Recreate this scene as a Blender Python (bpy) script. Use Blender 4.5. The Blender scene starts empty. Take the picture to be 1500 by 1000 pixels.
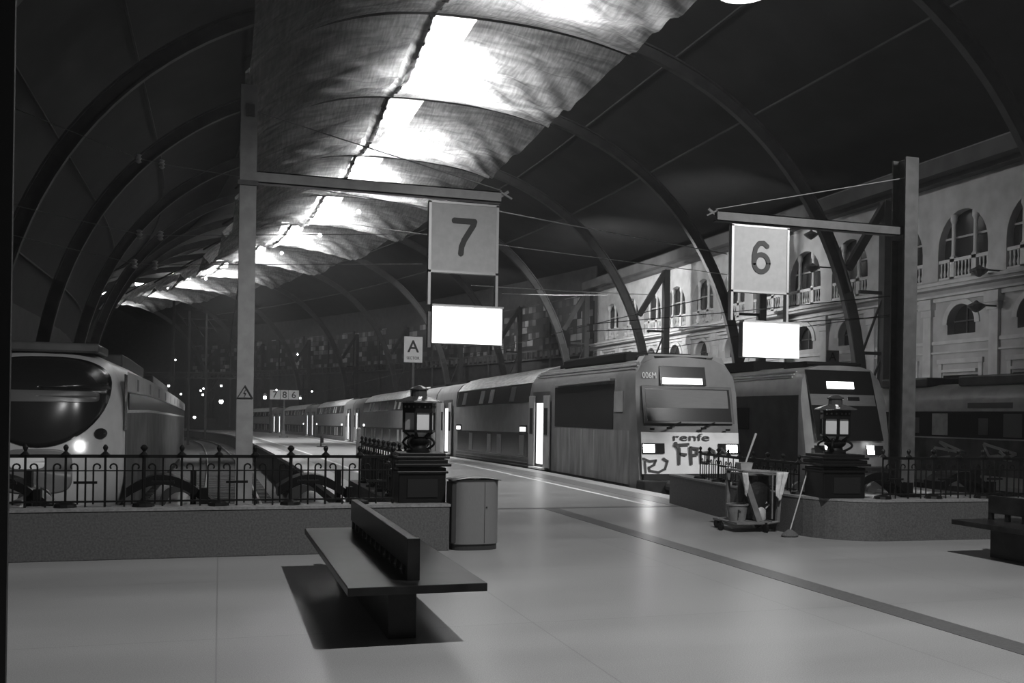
import bpy, bmesh, math, random
from mathutils import Vector, Matrix
random.seed(7)
S = bpy.context.scene
COL = S.collection
PI = math.pi

# ------------------------------------------------------------------ camera
YAW = math.atan(428/1400.0)
ROLL = 0.015
cam_data = bpy.data.cameras.new('camera')
cam = bpy.data.objects.new('camera', cam_data); COL.objects.link(cam)
cam_data.sensor_width = 36.0
cam_data.lens = 36.0*1400/1500
cam_data.shift_y = 106.5/1500
cam_data.clip_end = 600
cam.matrix_world = (Matrix.Translation((0, 0, 1.65)) @ Matrix.Rotation(-YAW, 4, 'Z')
                    @ Matrix.Rotation(PI/2, 4, 'X') @ Matrix.Rotation(ROLL, 4, 'Z'))
S.camera = cam

# ------------------------------------------------------------------ world
W = bpy.data.worlds.new('world'); S.world = W
W.use_nodes = True
W.node_tree.nodes['Background'].inputs[0].default_value = (1, 1, 1, 1)
W.node_tree.nodes['Background'].inputs[1].default_value = 0.035

# ------------------------------------------------------------------ lights
def point_light(name, loc, power, radius=0.1):
    l = bpy.data.lights.new(name, 'POINT'); l.energy = power; l.shadow_soft_size = radius
    o = bpy.data.objects.new(name, l); o.location = loc; COL.objects.link(o); return o
def spot_light(name, loc, target, power, angle, radius=0.2, blend=0.6):
    l = bpy.data.lights.new(name, 'SPOT'); l.energy = power; l.shadow_soft_size = radius
    l.spot_size = math.radians(angle); l.spot_blend = blend
    o = bpy.data.objects.new(name, l); o.location = loc; COL.objects.link(o)
    o.rotation_euler = (Vector(target)-Vector(loc)).to_track_quat('-Z', 'Y').to_euler(); return o
# the lamp hanging over the concourse (casts the sharp shadow of the bench)
spot_light('concourse_light', (5.2, 4.4, 9.2), (3.6, 8.6, 0), 3900, 110, 0.08)
# unseen spots: fills added to wash the facade, overhead lamps for the platforms
spot_light('facade_fill_a', (21.5, 60, 8.5), (30, 66, 9), 3900, 130, 0.4)
spot_light('facade_fill_b', (21.5, 47, 8.5), (30, 51, 9), 2200, 130, 0.4)
spot_light('facade_fill_c', (19, 34, 5.0), (30, 35, 5.6), 900, 66, 0.4, 1.0)
spot_light('screen_fill', (17, 84, 9.0), (27, 94, 10), 2600, 120, 0.4)  # unseen spot added to brighten the panes of the side screen
spot_light('platform_flood_a', (5.2, 24, 13.5), (5.2, 24, 0), 5000, 75, 0.4)
spot_light('platform_flood_b', (4.2, 44, 13.5), (4.2, 44, 0), 12000, 90, 0.4)
spot_light('platform_flood_c', (1.5, 70, 13.5), (1.0, 72, 0), 14000, 95, 0.4)
spot_light('front_fill', (15.5, 6, 9.0), (11.6, 22, 1.8), 6500, 46, 1.2)  # unseen fill added to brighten the train fronts
spot_light('sign_fill', (4.3, 5.5, 8.8), (4.3, 17.2, 5.0), 700, 16, 0.3)  # unseen narrow fill added to lift the left number sign
spot_light('nose_fill', (-1.0, 4, 8.6), (-3.3, 20.5, 1.8), 1900, 24, 0.3)  # unseen fill added for the rounded train nose

# ------------------------------------------------------------------ exposure
S.view_settings.view_transform = 'Standard'
S.view_settings.look = 'None'
S.view_settings.exposure = 0.0
S.view_settings.gamma = 1.0
S.view_settings.use_curve_mapping = False

# ------------------------------------------------------------------ curvature of the station
def offH(y): return 0.00026*max(0, y-30)**2 + 0.0012*max(0, y-95)**2      # tracks and platforms
def offR(y): return 0.0029*max(0, y-53)**2                                 # hall and roof
def dz(y): return -0.0115*max(0, y-28)                                     # gentle fall of the tracks
offB = offH
def warpH(p): return (p[0]-offH(p[1]), p[1], p[2]+dz(p[1]))
warpB = warpH
def warpZ(p): return (p[0], p[1], p[2]+dz(p[1]))

# ------------------------------------------------------------------ materials (black and white photograph: all greys)
MATS = {}
def mat(name, g, rough=0.6, metal=0.0, var=0.0, scale=3.0, bump=0.0, emit=0.0, stretch=None, g2=None, spec=None):
    m = bpy.data.materials.new(name); m.use_nodes = True
    nt = m.node_tree; b = nt.nodes['Principled BSDF']
    b.inputs['Base Color'].default_value = (g, g, g, 1)
    b.inputs['Roughness'].default_value = rough
    b.inputs['Metallic'].default_value = metal
    if spec is not None: b.inputs['Specular IOR Level'].default_value = spec
    if emit:
        b.inputs['Emission Color'].default_value = (1, 1, 1, 1)
        b.inputs['Emission Strength'].default_value = emit
    if var or bump or g2 is not None:
        tc = nt.nodes.new('ShaderNodeTexCoord'); mp = nt.nodes.new('ShaderNodeMapping')
        nz = nt.nodes.new('ShaderNodeTexNoise')
        nz.inputs['Scale'].default_value = scale; nz.inputs['Detail'].default_value = 6
        nt.links.new(tc.outputs['Object'], mp.inputs[0]); nt.links.new(mp.outputs[0], nz.inputs['Vector'])
        if stretch: mp.inputs['Scale'].default_value = stretch
        if var or g2 is not None:
            mr = nt.nodes.new('ShaderNodeMapRange')
            lo, hi = (g*(1-var), g*(1+var)) if g2 is None else (g, g2)
            mr.inputs['From Min'].default_value = 0.35; mr.inputs['From Max'].default_value = 0.65
            mr.inputs['To Min'].default_value = lo; mr.inputs['To Max'].default_value = hi
            nt.links.new(nz.outputs['Fac'], mr.inputs['Value']); nt.links.new(mr.outputs[0], b.inputs['Base Color'])
        if bump:
            bp = nt.nodes.new('ShaderNodeBump'); bp.inputs['Strength'].default_value = bump
            bp.inputs['Distance'].default_value = 0.02
            nt.links.new(nz.outputs['Fac'], bp.inputs['Height']); nt.links.new(bp.outputs[0], b.inputs['Normal'])
    MATS[name] = m; return m
def emission(name, strength, g=1.0):
    m = bpy.data.materials.new(name); m.use_nodes = True; nt = m.node_tree
    nt.nodes.clear(); e = nt.nodes.new('ShaderNodeEmission'); o = nt.nodes.new('ShaderNodeOutputMaterial')
    e.inputs[0].default_value = (g, g, g, 1); e.inputs[1].default_value = strength
    nt.links.new(e.outputs[0], o.inputs[0]); MATS[name] = m; return m

M = MATS
def floor_material():
    m = bpy.data.materials.new('polished_terrazzo'); m.use_nodes = True
    nt = m.node_tree; b = nt.nodes['Principled BSDF']; L = nt.links.new
    tc = nt.nodes.new('ShaderNodeTexCoord')
    n1 = nt.nodes.new('ShaderNodeTexNoise'); n1.inputs['Scale'].default_value = 0.55; n1.inputs['Detail'].default_value = 7
    n2 = nt.nodes.new('ShaderNodeTexNoise'); n2.inputs['Scale'].default_value = 120; n2.inputs['Detail'].default_value = 3
    mp = nt.nodes.new('ShaderNodeMapping'); mp.inputs['Scale'].default_value = (0.35, 1.6, 1)
    L(tc.outputs['Object'], mp.inputs[0]); L(mp.outputs[0], n1.inputs['Vector']); L(tc.outputs['Object'], n2.inputs['Vector'])
    a = nt.nodes.new('ShaderNodeMapRange'); a.inputs['From Min'].default_value = .3; a.inputs['From Max'].default_value = .7
    a.inputs['To Min'].default_value = .235; a.inputs['To Max'].default_value = .305; L(n1.outputs['Fac'], a.inputs['Value'])
    c = nt.nodes.new('ShaderNodeMapRange'); c.inputs['From Min'].default_value = .3; c.inputs['From Max'].default_value = .7
    c.inputs['To Min'].default_value = .72; c.inputs['To Max'].default_value = 1.28; L(n2.outputs['Fac'], c.inputs['Value'])
    # slab joints
    br = nt.nodes.new('ShaderNodeTexBrick'); br.offset = 0.0
    br.inputs['Color1'].default_value = (1, 1, 1, 1); br.inputs['Color2'].default_value = (.96, .96, .96, 1)
    br.inputs['Mortar'].default_value = (.72, .72, .72, 1); br.inputs['Scale'].default_value = 1.0
    br.inputs['Mortar Size'].default_value = .006; br.inputs['Brick Width'].default_value = 2.4; br.inputs['Row Height'].default_value = 2.4
    L(tc.outputs['Object'], br.inputs['Vector'])
    m1 = nt.nodes.new('ShaderNodeMath'); m1.operation = 'MULTIPLY'; L(a.outputs[0], m1.inputs[0]); L(c.outputs[0], m1.inputs[1])
    m2 = nt.nodes.new('ShaderNodeMath'); m2.operation = 'MULTIPLY'; L(m1.outputs[0], m2.inputs[0]); L(br.outputs['Color'], m2.inputs[1])
    L(m2.outputs[0], b.inputs['Base Color'])
    r = nt.nodes.new('ShaderNodeMapRange'); r.inputs['To Min'].default_value = .24; r.inputs['To Max'].default_value = .42
    L(n1.outputs['Fac'], r.inputs['Value']); L(r.outputs[0], b.inputs['Roughness'])
    b.inputs['Specular IOR Level'].default_value = .45
    MATS['terrazzo'] = m
floor_material()
mat('strip_dark', .10, .35, var=.2, scale=30)
mat('strip_mid', .17, .4, var=.2, scale=20)
mat('strip_light', .36, .5, var=.15, scale=20)
mat('white_line', .75, .5)
mat('ballast', .03, .9, var=.7, scale=9, bump=.8)
mat('pit_concrete', .03, .85, var=.4, scale=2)
mat('parapet', .08, .6, var=.25, scale=45, bump=.1)
mat('parapet_cap', .2, .5, var=.2, scale=30)
mat('iron', .007, .4, spec=.2)
mat('iron_matt', .012, .6, spec=.2)
mat('steel_rail', .10, .35, metal=.7)
mat('sleeper', .05, .9, var=.3, scale=6)
mat('galv_paint', .30, .5, var=.12, scale=5)
mat('galv_paint_shaded', .045, .5, var=.25, scale=5)  # gantry paint with shade put in, for the unlit right post and arm
mat('galv_dark', .10, .5, var=.2, scale=5)
mat('sign_face', .42, .5, var=.06, scale=8)
mat('sign_ink', .028, .6)
mat('sign_frame', .36, .4, metal=.3)
mat('bench_stone', .010, .32, var=.6, scale=5, spec=.3)
mat('bin_steel', .26, .38, metal=.55, var=.08, scale=40, stretch=(20, 20, .5))
mat('bin_dark', .03, .4)
mat('roof_shell', .02, .8, var=.25, scale=.6)
mat('rib_paint', .07, .6, var=.2, scale=1.5)
mat('rib_dark', .035, .6, var=.3, scale=1.5)
mat('facade', .50, .85, var=.12, scale=1.4)
mat('facade_light', .62, .8, var=.1, scale=2)
mat('facade_eaves_shaded', .09, .8, var=.2, scale=1)  # eaves toned darker for the weaker light at the roof edge
mat('glass_dark', .035, .25, spec=.5)
mat('window_grey', .09, .3, spec=.5)
mat('train_grey', .155, .42, var=.16, scale=2.2)
mat('train_grey_dark', .055, .45, var=.3, scale=2)
mat('train_roof', .50, .32, var=.3, scale=5, stretch=(1, .5, 3), bump=.15)
mat('train_light', .30, .42, var=.15, scale=2)
mat('nose_white', .42, .35, var=.08, scale=3)
mat('train_white', .82, .38, var=.06, scale=3)
mat('train_dirty', .12, .5, scale=2.6, stretch=(1, 1.6, .35), g2=.24)
mat('train_under', .015, .8, var=.4, scale=4)
mat('graffiti_side', .02, .5, scale=1.5, stretch=(1, 1, .8), g2=.08, spec=.25)
mat('graffiti_ink', .06, .6)
mat('graffiti_light', .35, .5)
mat('train_glass', .014, .22, spec=.3)
mat('train_blind', .17, .6, var=.05, scale=4, stretch=(1, 1, 12))
mat('cabin_panel', .30, .5, var=.2, scale=3)
mat('lamp_glass', .55, .5)
mat('cloth', .50, .9, var=.15, scale=14, bump=.3)
mat('bucket', .17, .5, var=.2, scale=8)
mat('bucket_light', .40, .5, var=.15, scale=8)
mat('cart_grey', .14, .5, var=.2, scale=8)
mat('bag_black', .012, .45, bump=.8, scale=9)
mat('wood_stick', .35, .6)
mat('mop_grey', .10, .95, bump=1.0, scale=60)
mat('insulator', .35, .4)
mat('wire', .20, .5)
mat('wire_light', .45, .5)
mat('pillar_dark', .01, .7)
emission('screen_white', 3.2)
emission('door_light', 1.9)
emission('display_white', 4.0)
emission('headlight', 22.0)
emission('headlight_a', 30.0)
emission('small_marker', 3.0)
emission('net_panel_light', 25.0)
emission('bulb', 300.0)
emission('far_bulb', 12.0)
emission('pendant', 4.0)

def net_material():
    m = bpy.data.materials.new('shade_net'); m.use_nodes = True; nt = m.node_tree; nt.nodes.clear(); L = nt.links.new
    out = nt.nodes.new('ShaderNodeOutputMaterial'); tc = nt.nodes.new('ShaderNodeTexCoord')
    mp = nt.nodes.new('ShaderNodeMapping'); mp.inputs['Scale'].default_value = (.30, 1.5, .8); mp.inputs['Rotation'].default_value = (0, 0, .3)
    n = nt.nodes.new('ShaderNodeTexNoise'); n.inputs['Scale'].default_value = 1.3; n.inputs['Detail'].default_value = 9; n.inputs['Distortion'].default_value = 1.1
    L(tc.outputs['Object'], mp.inputs[0]); L(mp.outputs[0], n.inputs['Vector'])
    n2 = nt.nodes.new('ShaderNodeTexNoise'); n2.inputs['Scale'].default_value = 3.0; n2.inputs['Detail'].default_value = 8
    mp2 = nt.nodes.new('ShaderNodeMapping'); mp2.inputs['Scale'].default_value = (3.5, .35, 1); L(tc.outputs['Object'], mp2.inputs[0]); L(mp2.outputs[0], n2.inputs['Vector'])
    col = nt.nodes.new('ShaderNodeMapRange'); col.inputs['From Min'].default_value = .34; col.inputs['From Max'].default_value = .66
    col.inputs['To Min'].default_value = .36; col.inputs['To Max'].default_value = .95; L(n.outputs['Fac'], col.inputs['Value'])
    col2 = nt.nodes.new('ShaderNodeMapRange'); col2.inputs['From Min'].default_value = .35; col2.inputs['From Max'].default_value = .65
    col2.inputs['To Min'].default_value = .62; col2.inputs['To Max'].default_value = 1.05; L(n2.outputs['Fac'], col2.inputs['Value'])
    mm = nt.nodes.new('ShaderNodeMath'); mm.operation = 'MULTIPLY'; L(col.outputs[0], mm.inputs[0]); L(col2.outputs[0], mm.inputs[1])
    tr = nt.nodes.new('ShaderNodeBsdfTranslucent'); L(mm.outputs[0], tr.inputs[0])
    df = nt.nodes.new('ShaderNodeBsdfDiffuse'); df.inputs[0].default_value = (.3, .3, .3, 1)
    tp = nt.nodes.new('ShaderNodeBsdfTransparent')
    a = nt.nodes.new('ShaderNodeMixShader'); a.inputs[0].default_value = .25; L(tr.outputs[0], a.inputs[1]); L(df.outputs[0], a.inputs[2])
    b = nt.nodes.new('ShaderNodeMixShader'); L(a.outputs[0], b.inputs[1]); L(tp.outputs[0], b.inputs[2])
    tf = nt.nodes.new('ShaderNodeMapRange'); tf.inputs['From Min'].default_value = .3; tf.inputs['From Max'].default_value = .7
    tf.inputs['To Min'].default_value = .03; tf.inputs['To Max'].default_value = .16; L(n.outputs['Fac'], tf.inputs['Value']); L(tf.outputs[0], b.inputs[0])
    L(b.outputs[0], out.inputs[0]); MATS['net'] = m
net_material()

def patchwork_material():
    # patchy reflections on the glazed side screen, painted as lighter and darker panes
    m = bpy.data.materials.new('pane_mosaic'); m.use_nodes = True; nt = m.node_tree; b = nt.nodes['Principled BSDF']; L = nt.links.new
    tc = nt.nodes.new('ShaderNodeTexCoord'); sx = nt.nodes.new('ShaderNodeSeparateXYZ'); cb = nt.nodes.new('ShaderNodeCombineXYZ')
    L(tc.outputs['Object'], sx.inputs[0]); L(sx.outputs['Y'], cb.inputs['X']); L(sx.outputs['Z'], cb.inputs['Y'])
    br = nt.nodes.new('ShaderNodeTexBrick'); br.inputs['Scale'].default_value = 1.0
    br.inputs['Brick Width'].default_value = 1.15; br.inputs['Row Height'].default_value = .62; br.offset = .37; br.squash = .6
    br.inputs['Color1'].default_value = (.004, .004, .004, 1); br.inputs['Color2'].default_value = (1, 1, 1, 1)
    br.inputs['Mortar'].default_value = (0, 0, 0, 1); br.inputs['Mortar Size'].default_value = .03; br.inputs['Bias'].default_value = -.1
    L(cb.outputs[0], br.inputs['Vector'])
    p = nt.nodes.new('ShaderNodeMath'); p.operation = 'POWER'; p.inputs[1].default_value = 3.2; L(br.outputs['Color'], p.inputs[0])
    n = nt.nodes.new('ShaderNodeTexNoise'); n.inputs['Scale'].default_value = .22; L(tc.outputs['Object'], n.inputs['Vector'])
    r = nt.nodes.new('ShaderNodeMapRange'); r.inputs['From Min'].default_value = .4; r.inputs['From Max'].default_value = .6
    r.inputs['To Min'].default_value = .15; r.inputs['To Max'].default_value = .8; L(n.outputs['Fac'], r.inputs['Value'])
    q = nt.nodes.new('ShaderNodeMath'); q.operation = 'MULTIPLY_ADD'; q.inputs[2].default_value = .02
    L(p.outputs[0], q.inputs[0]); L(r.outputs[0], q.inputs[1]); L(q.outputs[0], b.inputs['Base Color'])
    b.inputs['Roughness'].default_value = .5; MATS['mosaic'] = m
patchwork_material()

# ------------------------------------------------------------------ mesh helpers
WLOC = {}
class MB:
    def __init__(s): s.v = []; s.f = []
    def add(s, vs, fs):
        o = len(s.v); s.v += [tuple(v) for v in vs]; s.f += [tuple(i+o for i in f) for f in fs]; return s
    def box(s, x0, x1, y0, y1, z0, z1, ny=1):
        vs = []; fs = []
        for i in range(ny+1):
            y = y0+(y1-y0)*i/ny
            vs += [(x0, y, z0), (x1, y, z0), (x1, y, z1), (x0, y, z1)]
        for i in range(ny):
            a = 4*i; b = a+4
            for k in range(4):
                k2 = (k+1) % 4; fs.append((a+k, b+k, b+k2, a+k2))
        fs.append((0, 1, 2, 3)); e = 4*ny; fs.append((e+3, e+2, e+1, e))
        return s.add(vs, fs)
    def obox(s, c, size, rz=0, rx=0, ry=0):
        m = Matrix.Translation(c) @ Matrix.Rotation(rz, 4, 'Z') @ Matrix.Rotation(ry, 4, 'Y') @ Matrix.Rotation(rx, 4, 'X')
        h = [q/2 for q in size]
        vs = [m @ Vector((a*h[0], b*h[1], c_*h[2])) for a, b, c_ in
              [(-1, -1, -1), (1, -1, -1), (1, 1, -1), (-1, 1, -1), (-1, -1, 1), (1, -1, 1), (1, 1, 1), (-1, 1, 1)]]
        return s.add(vs, [(3, 2, 1, 0), (4, 5, 6, 7), (0, 1, 5, 4), (1, 2, 6, 5), (2, 3, 7, 6), (3, 0, 4, 7)])
    def bar(s, p, q, w, d=None):          # rectangular bar between two points
        d = d or w; p = Vector(p); q = Vector(q); z = (q-p).normalized()
        up = Vector((0, 1, 0)) if abs(z.y) < .9 else Vector((0, 0, 1))
        x = z.cross(up).normalized(); y = z.cross(x).normalized()
        vs = [c+x*a*w/2+y*b*d/2 for c in (p, q) for a, b in ((-1, -1), (1, -1), (1, 1), (-1, 1))]
        return s.add(vs, [(3, 2, 1, 0), (4, 5, 6, 7), (0, 1, 5, 4), (1, 2, 6, 5), (2, 3, 7, 6), (3, 0, 4, 7)])
    def tube(s, pts, r, n=8, closed=False):
        pts = [Vector(p) for p in pts]; k = len(pts); rs = r if isinstance(r, (list, tuple)) else [r]*k
        vs = []; fs = []; ref = None
        for i, p in enumerate(pts):
            t = (pts[min(i+1, k-1)]-pts[max(i-1, 0)])
            if t.length < 1e-9: t = Vector((0, 0, 1))
            t.normalize()
            if ref is None: ref = Vector((0, 0, 1)) if abs(t.z) < .9 else Vector((1, 0, 0))
            x = ref - t*ref.dot(t)
            if x.length < 1e-6: x = Vector((1, 0, 0)) - t*t.x
            x.normalize(); y = t.cross(x); ref = x
            for j in range(n):
                a = 2*PI*j/n; vs.append(p+(x*math.cos(a)+y*math.sin(a))*rs[i])
        for i in range(k-1):
            for j in range(n):
                j2 = (j+1) % n; fs.append((i*n+j, i*n+j2, (i+1)*n+j2, (i+1)*n+j))
        fs.append(tuple(reversed(range(n)))); fs.append(tuple((k-1)*n+j for j in range(n)))
        return s.add(vs, fs)
    def lathe(s, prof, c=(0, 0, 0), n=20, sx=1, sy=1, rot=0):
        vs = []; fs = []; k = len(prof)
        for r, z in prof:
            for j in range(n):
                a = 2*PI*j/n+rot; vs.append((c[0]+r*sx*math.cos(a), c[1]+r*sy*math.sin(a), c[2]+z))
        for i in range(k-1):
            for j in range(n):
                j2 = (j+1) % n; fs.append((i*n+j, i*n+j2, (i+1)*n+j2, (i+1)*n+j))
        fs.append(tuple(reversed(range(n)))); fs.append(tuple((k-1)*n+j for j in range(n)))
        return s.add(vs, fs)
    def sphere(s, c, r, n=12):
        pr = [(max(1e-4, r*math.sin(PI*i/8)), -r*math.cos(PI*i/8)) for i in range(9)]
        return s.lathe(pr, c, n)
    def prism(s, poly, axis, a0, a1, ny=1):   # poly extruded along axis ('y': poly=(x,z), 'x': (y,z), 'z': (x,y))
        n = len(poly); vs = []; fs = []
        for i in range(ny+1):
            a = a0+(a1-a0)*i/ny
            for u, w in poly:
                vs.append({'y': (u, a, w), 'x': (a, u, w), 'z': (u, w, a)}[axis])
        for i in range(ny):
            for j in range(n):
                j2 = (j+1) % n; fs.append((i*n+j, i*n+j2, (i+1)*n+j2, (i+1)*n+j))
        fs.append(tuple(range(n))); fs.append(tuple(ny*n+j for j in reversed(range(n))))
        return s.add(vs, fs)
    def grid(s, rows):
        n = len(rows[0]); vs = [p for r in rows for p in r]; fs = []
        for i in range(len(rows)-1):
            for j in range(n-1): fs.append((i*n+j, i*n+j+1, (i+1)*n+j+1, (i+1)*n+j))
        return s.add(vs, fs)
    def build(s, name, m, parent=None, warp=None, bevel=0, smooth=False, loc=None, solid=0):
        vs = [warp(v) for v in s.v] if warp else s.v
        base = Vector(WLOC.get(parent.name, (0, 0, 0))) if parent else Vector(loc or (0, 0, 0))
        me = bpy.data.meshes.new(name); me.from_pydata([tuple(Vector(v)-base) for v in vs], [], s.f); me.update()
        bm = bmesh.new(); bm.from_mesh(me)
        bmesh.ops.recalc_face_normals(bm, faces=bm.faces); bm.to_mesh(me); bm.free()
        o = bpy.data.objects.new(name, me); COL.objects.link(o)
        me.materials.append(m if not isinstance(m, str) else MATS[m])
        if smooth:
            for p in me.polygons: p.use_smooth = True
            try: me.set_sharp_from_angle(angle=math.radians(40))
            except Exception: pass
        if solid:
            sm = o.modifiers.new('thickness', 'SOLIDIFY'); sm.thickness = solid; sm.offset = 0
        if bevel:
            b = o.modifiers.new('edge', 'BEVEL'); b.width = bevel; b.segments = 2; b.limit_method = 'ANGLE'
        if parent:
            o.parent = parent
            WLOC[o.name] = tuple(base)
        else:
            o.location = base; WLOC[o.name] = tuple(base)
        return o
def empty(name, loc):
    o = bpy.data.objects.new(name, None); o.empty_display_size = .3; COL.objects.link(o); o.location = loc; WLOC[o.name] = tuple(loc); return o
def tag(o, label=None, cat=None, group=None, kind=None):
    if label: o['label'] = label
    if cat: o['category'] = cat
    if group: o['group'] = group
    if kind: o['kind'] = kind
    return o
def thing(name, loc, label, cat, group=None): return tag(empty(name, loc), label, cat, group)
def structure(o): o['kind'] = 'structure'; return o
def copy_tree(o, parent=None):
    c = o.copy(); COL.objects.link(c)
    if parent: c.parent = parent
    for ch in list(o.children): copy_tree(ch, c)
    return c
def text(body, name, m, parent, center, height, width=None, depth=.006, facing='-Y', sharp=0):
    cu = bpy.data.curves.new(name, 'FONT'); cu.body = body; cu.size = 1; cu.extrude = .5; cu.align_x = 'CENTER'; cu.offset = sharp
    to = bpy.data.objects.new('tmp', cu); COL.objects.link(to)
    bpy.context.view_layer.update()
    me = bpy.data.meshes.new_from_object(to.evaluated_get(bpy.context.evaluated_depsgraph_get()))
    bpy.data.objects.remove(to)
    xs = [v.co.x for v in me.vertices]; ys = [v.co.y for v in me.vertices]
    cx, cy = (min(xs)+max(xs))/2, (min(ys)+max(ys))/2; k = height/(max(ys)-min(ys)); kx = k if width is None else width/(max(xs)-min(xs))
    base = Vector(WLOC.get(parent.name, (0, 0, 0)))
    for v in me.vertices:
        u, w, d = (v.co.x-cx)*kx, (v.co.y-cy)*k, v.co.z*depth*2
        if facing == '-Y': v.co = Vector((center[0]+u, center[1]-d, center[2]+w))-base
    me.materials.append(MATS[m]); o = bpy.data.objects.new(name, me); COL.objects.link(o); o.parent = parent; WLOC[o.name] = tuple(base)
    return o
def stroke(pts, w, y0, y1, mb=None):      # flat rounded stroke in the XZ plane
    mb = mb or MB()
    for i in range(len(pts)-1):
        (x0, z0), (x1, z1) = pts[i], pts[i+1]; l = math.hypot(x1-x0, z1-z0)
        if l < 1e-6: continue
        nx, nz = -(z1-z0)/l*w/2, (x1-x0)/l*w/2
        e = .0004*(i % 3)
        mb.prism([(x0+nx, z0+nz), (x1+nx, z1+nz), (x1-nx, z1-nz), (x0-nx, z0-nz)], 'y', y0-e, y1)
    for (x, z) in pts:
        mb.prism([(x+w/2*math.cos(2*PI*k/14), z+w/2*math.sin(2*PI*k/14)) for k in range(14)], 'y', y0-.0016-.0003*(len(mb.v) % 5), y1)
    return mb

# ================================================================== SETTING
ZR = -1.05   # track bed level
# floor: concourse slab + platforms (one structure each)
mb = MB(); mb.box(-14, 42, -8, 11.5, -1.2, 0)
structure(mb.build('floor', 'terrazzo'))
def platform(name, xl, xr, y0, y1, wl, wr, m='terrazzo'):
    n = 60; rows = []
    vs = []; fs = []
    for i in range(n+1):
        y = y0+(y1-y0)*i/n; a = xl-wl(y); b = xr-wr(y)
        vs += [(a, y, -1.2), (b, y, -1.2), (b, y, 0), (a, y, 0)]
    mb = MB(); 
    for i in range(n):
        p = 4*i; q = p+4
        for k in range(4):
            k2 = (k+1) % 4; fs.append((p+k, q+k, q+k2, p+k2))
    fs.append((0, 1, 2, 3)); e = 4*n; fs.append((e+3, e+2, e+1, e))
    o = structure(MB().add([(x, y, -.1 if z < 0 else z) for x, y, z in vs], fs).build(name, m, warp=warpZ))
    MB().add([(x+(.06 if j % 4 in (0, 3) else -.06), y, -.1 if z == 0 else z) for j, (x, y, z) in enumerate(vs)], fs).build('platform_wall', 'pit_concrete', o, warp=warpZ); return o
platform('floor_platform_center', 2.2, 9.05, 11.5, 190, offH, offB)
platform('floor_platform_right', 18.9, 22.3, 11.5, 190, offB, offB)
platform('floor_platform_left', -12, -5.0, 11.5, 190, offH, offH)
platform('floor_platform_far_right', 25.7, 42, 11.5, 130, offB, offB)
mb = MB(); mb.box(-60, 60, 11.4, 210, -1.4, -1.12, 100); structure(mb.build('floor_track_bed', 'ballast', warp=warpZ))
# strips set in the floor
def strip(name, x0, x1, y0, y1, w, m, z=.004, n=50):
    mb = MB(); vs = []; fs = []
    for i in range(n+1):
        y = y0+(y1-y0)*i/n; vs += [(x0-w(y), y, -.01), (x1-w(y), y, -.01), (x1-w(y), y, z), (x0-w(y), y, z)]
    for i in range(n):
        p = 4*i; q = p+4
        for k in range(4):
            k2 = (k+1) % 4; fs.append((p+k, q+k, q+k2, p+k2))
    fs.append((0, 1, 2, 3)); e = 4*n; fs.append((e+3, e+2, e+1, e))
    mb.add(vs, fs); return structure(mb.build(name, m, warp=warpZ))
Z0 = lambda y: 0
strip('trim_1', 5.46, 5.74, -6, 15.85, Z0, 'strip_dark', n=1)
mb = MB(); mb.box(2.9, 8.2, 15.88, 16.06, -.01, .004); structure(mb.build('trim_2', 'strip_dark'))
strip('trim_3', 7.60, 7.70, 16.1, 190, offB, 'white_line')
strip('trim_4', 8.05, 8.55, 16.1, 190, offB, 'strip_mid')
strip('trim_5', 8.6, 9.05, 16.1, 190, offB, 'strip_light', z=.005)
strip('trim_6', 2.2, 2.6, 16.3, 190, offH, 'strip_light', z=.005)
strip('trim_7', 2.95, 3.55, 16.3, 190, offH, 'strip_dark')
strip('trim_8', 3.62, 3.70, 16.3, 190, offH, 'white_line')

# parapet walls with light coping
mb = MB(); mb.box(-14, 2.66, 11.2, 11.55, 0, .53)
wl_ = structure(mb.build('wall_front_left', 'parapet', bevel=.01))
MB().box(-14, 2.67, 11.19, 11.56, .53, .56).build('coping', 'parapet_cap', wl_)
MB().box(2.1, 2.45, 11.55, 16.2, 0, .5).build('return_wall', 'parapet', wl_)
def l_wall(name, z0, z1, m, grow=0, parent=None):
    g = grow
    def outline():
        pts = [(8.2-g, 16.5+g), (7.88-g, 13.8), (7.84-g, 11.9)]
        cx, cy, r = 8.74, 11.82, .90+g
        for k in range(9):
            a = PI+(PI/2)*k/8; pts.append((cx+r*math.cos(a), cy+r*math.sin(a)))
        pts += [(11, 10.80-g), (22, 10.3-g)]
        inn = [(22, 10.65+g), (11, 11.15+g)]
        for k in range(9):
            a = 1.5*PI-(PI/2)*k/8; inn.append((cx+(.55-g)*math.cos(a), cy+(.55-g)*math.sin(a)))
        inn += [(8.19+g, 13.8), (8.5+g, 16.5+g)]
        return pts+inn
    P = outline(); n = len(P)//2; A = P[:n]; B = list(reversed(P[n:])); 
    vs = [(x, y, z0) for x, y in P[:]] + [(x, y, z1) for x, y in P]
    N = len(P); fs = [(i, (i+1) % N, N+(i+1) % N, N+i) for i in range(N)]
    for i in range(n-1):
        j = N-1-i; fs.append((i, i+1, j-1, j)); fs.append((N+i, N+j, N+j-1, N+i+1))
    mb = MB().add(vs, fs)
    return mb.build(name, m, parent)
wr_ = structure(l_wall('wall_front_right', 0, .53, 'parapet'))
l_wall('coping', .53, .56, 'parapet_cap', .008, wr_)

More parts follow.
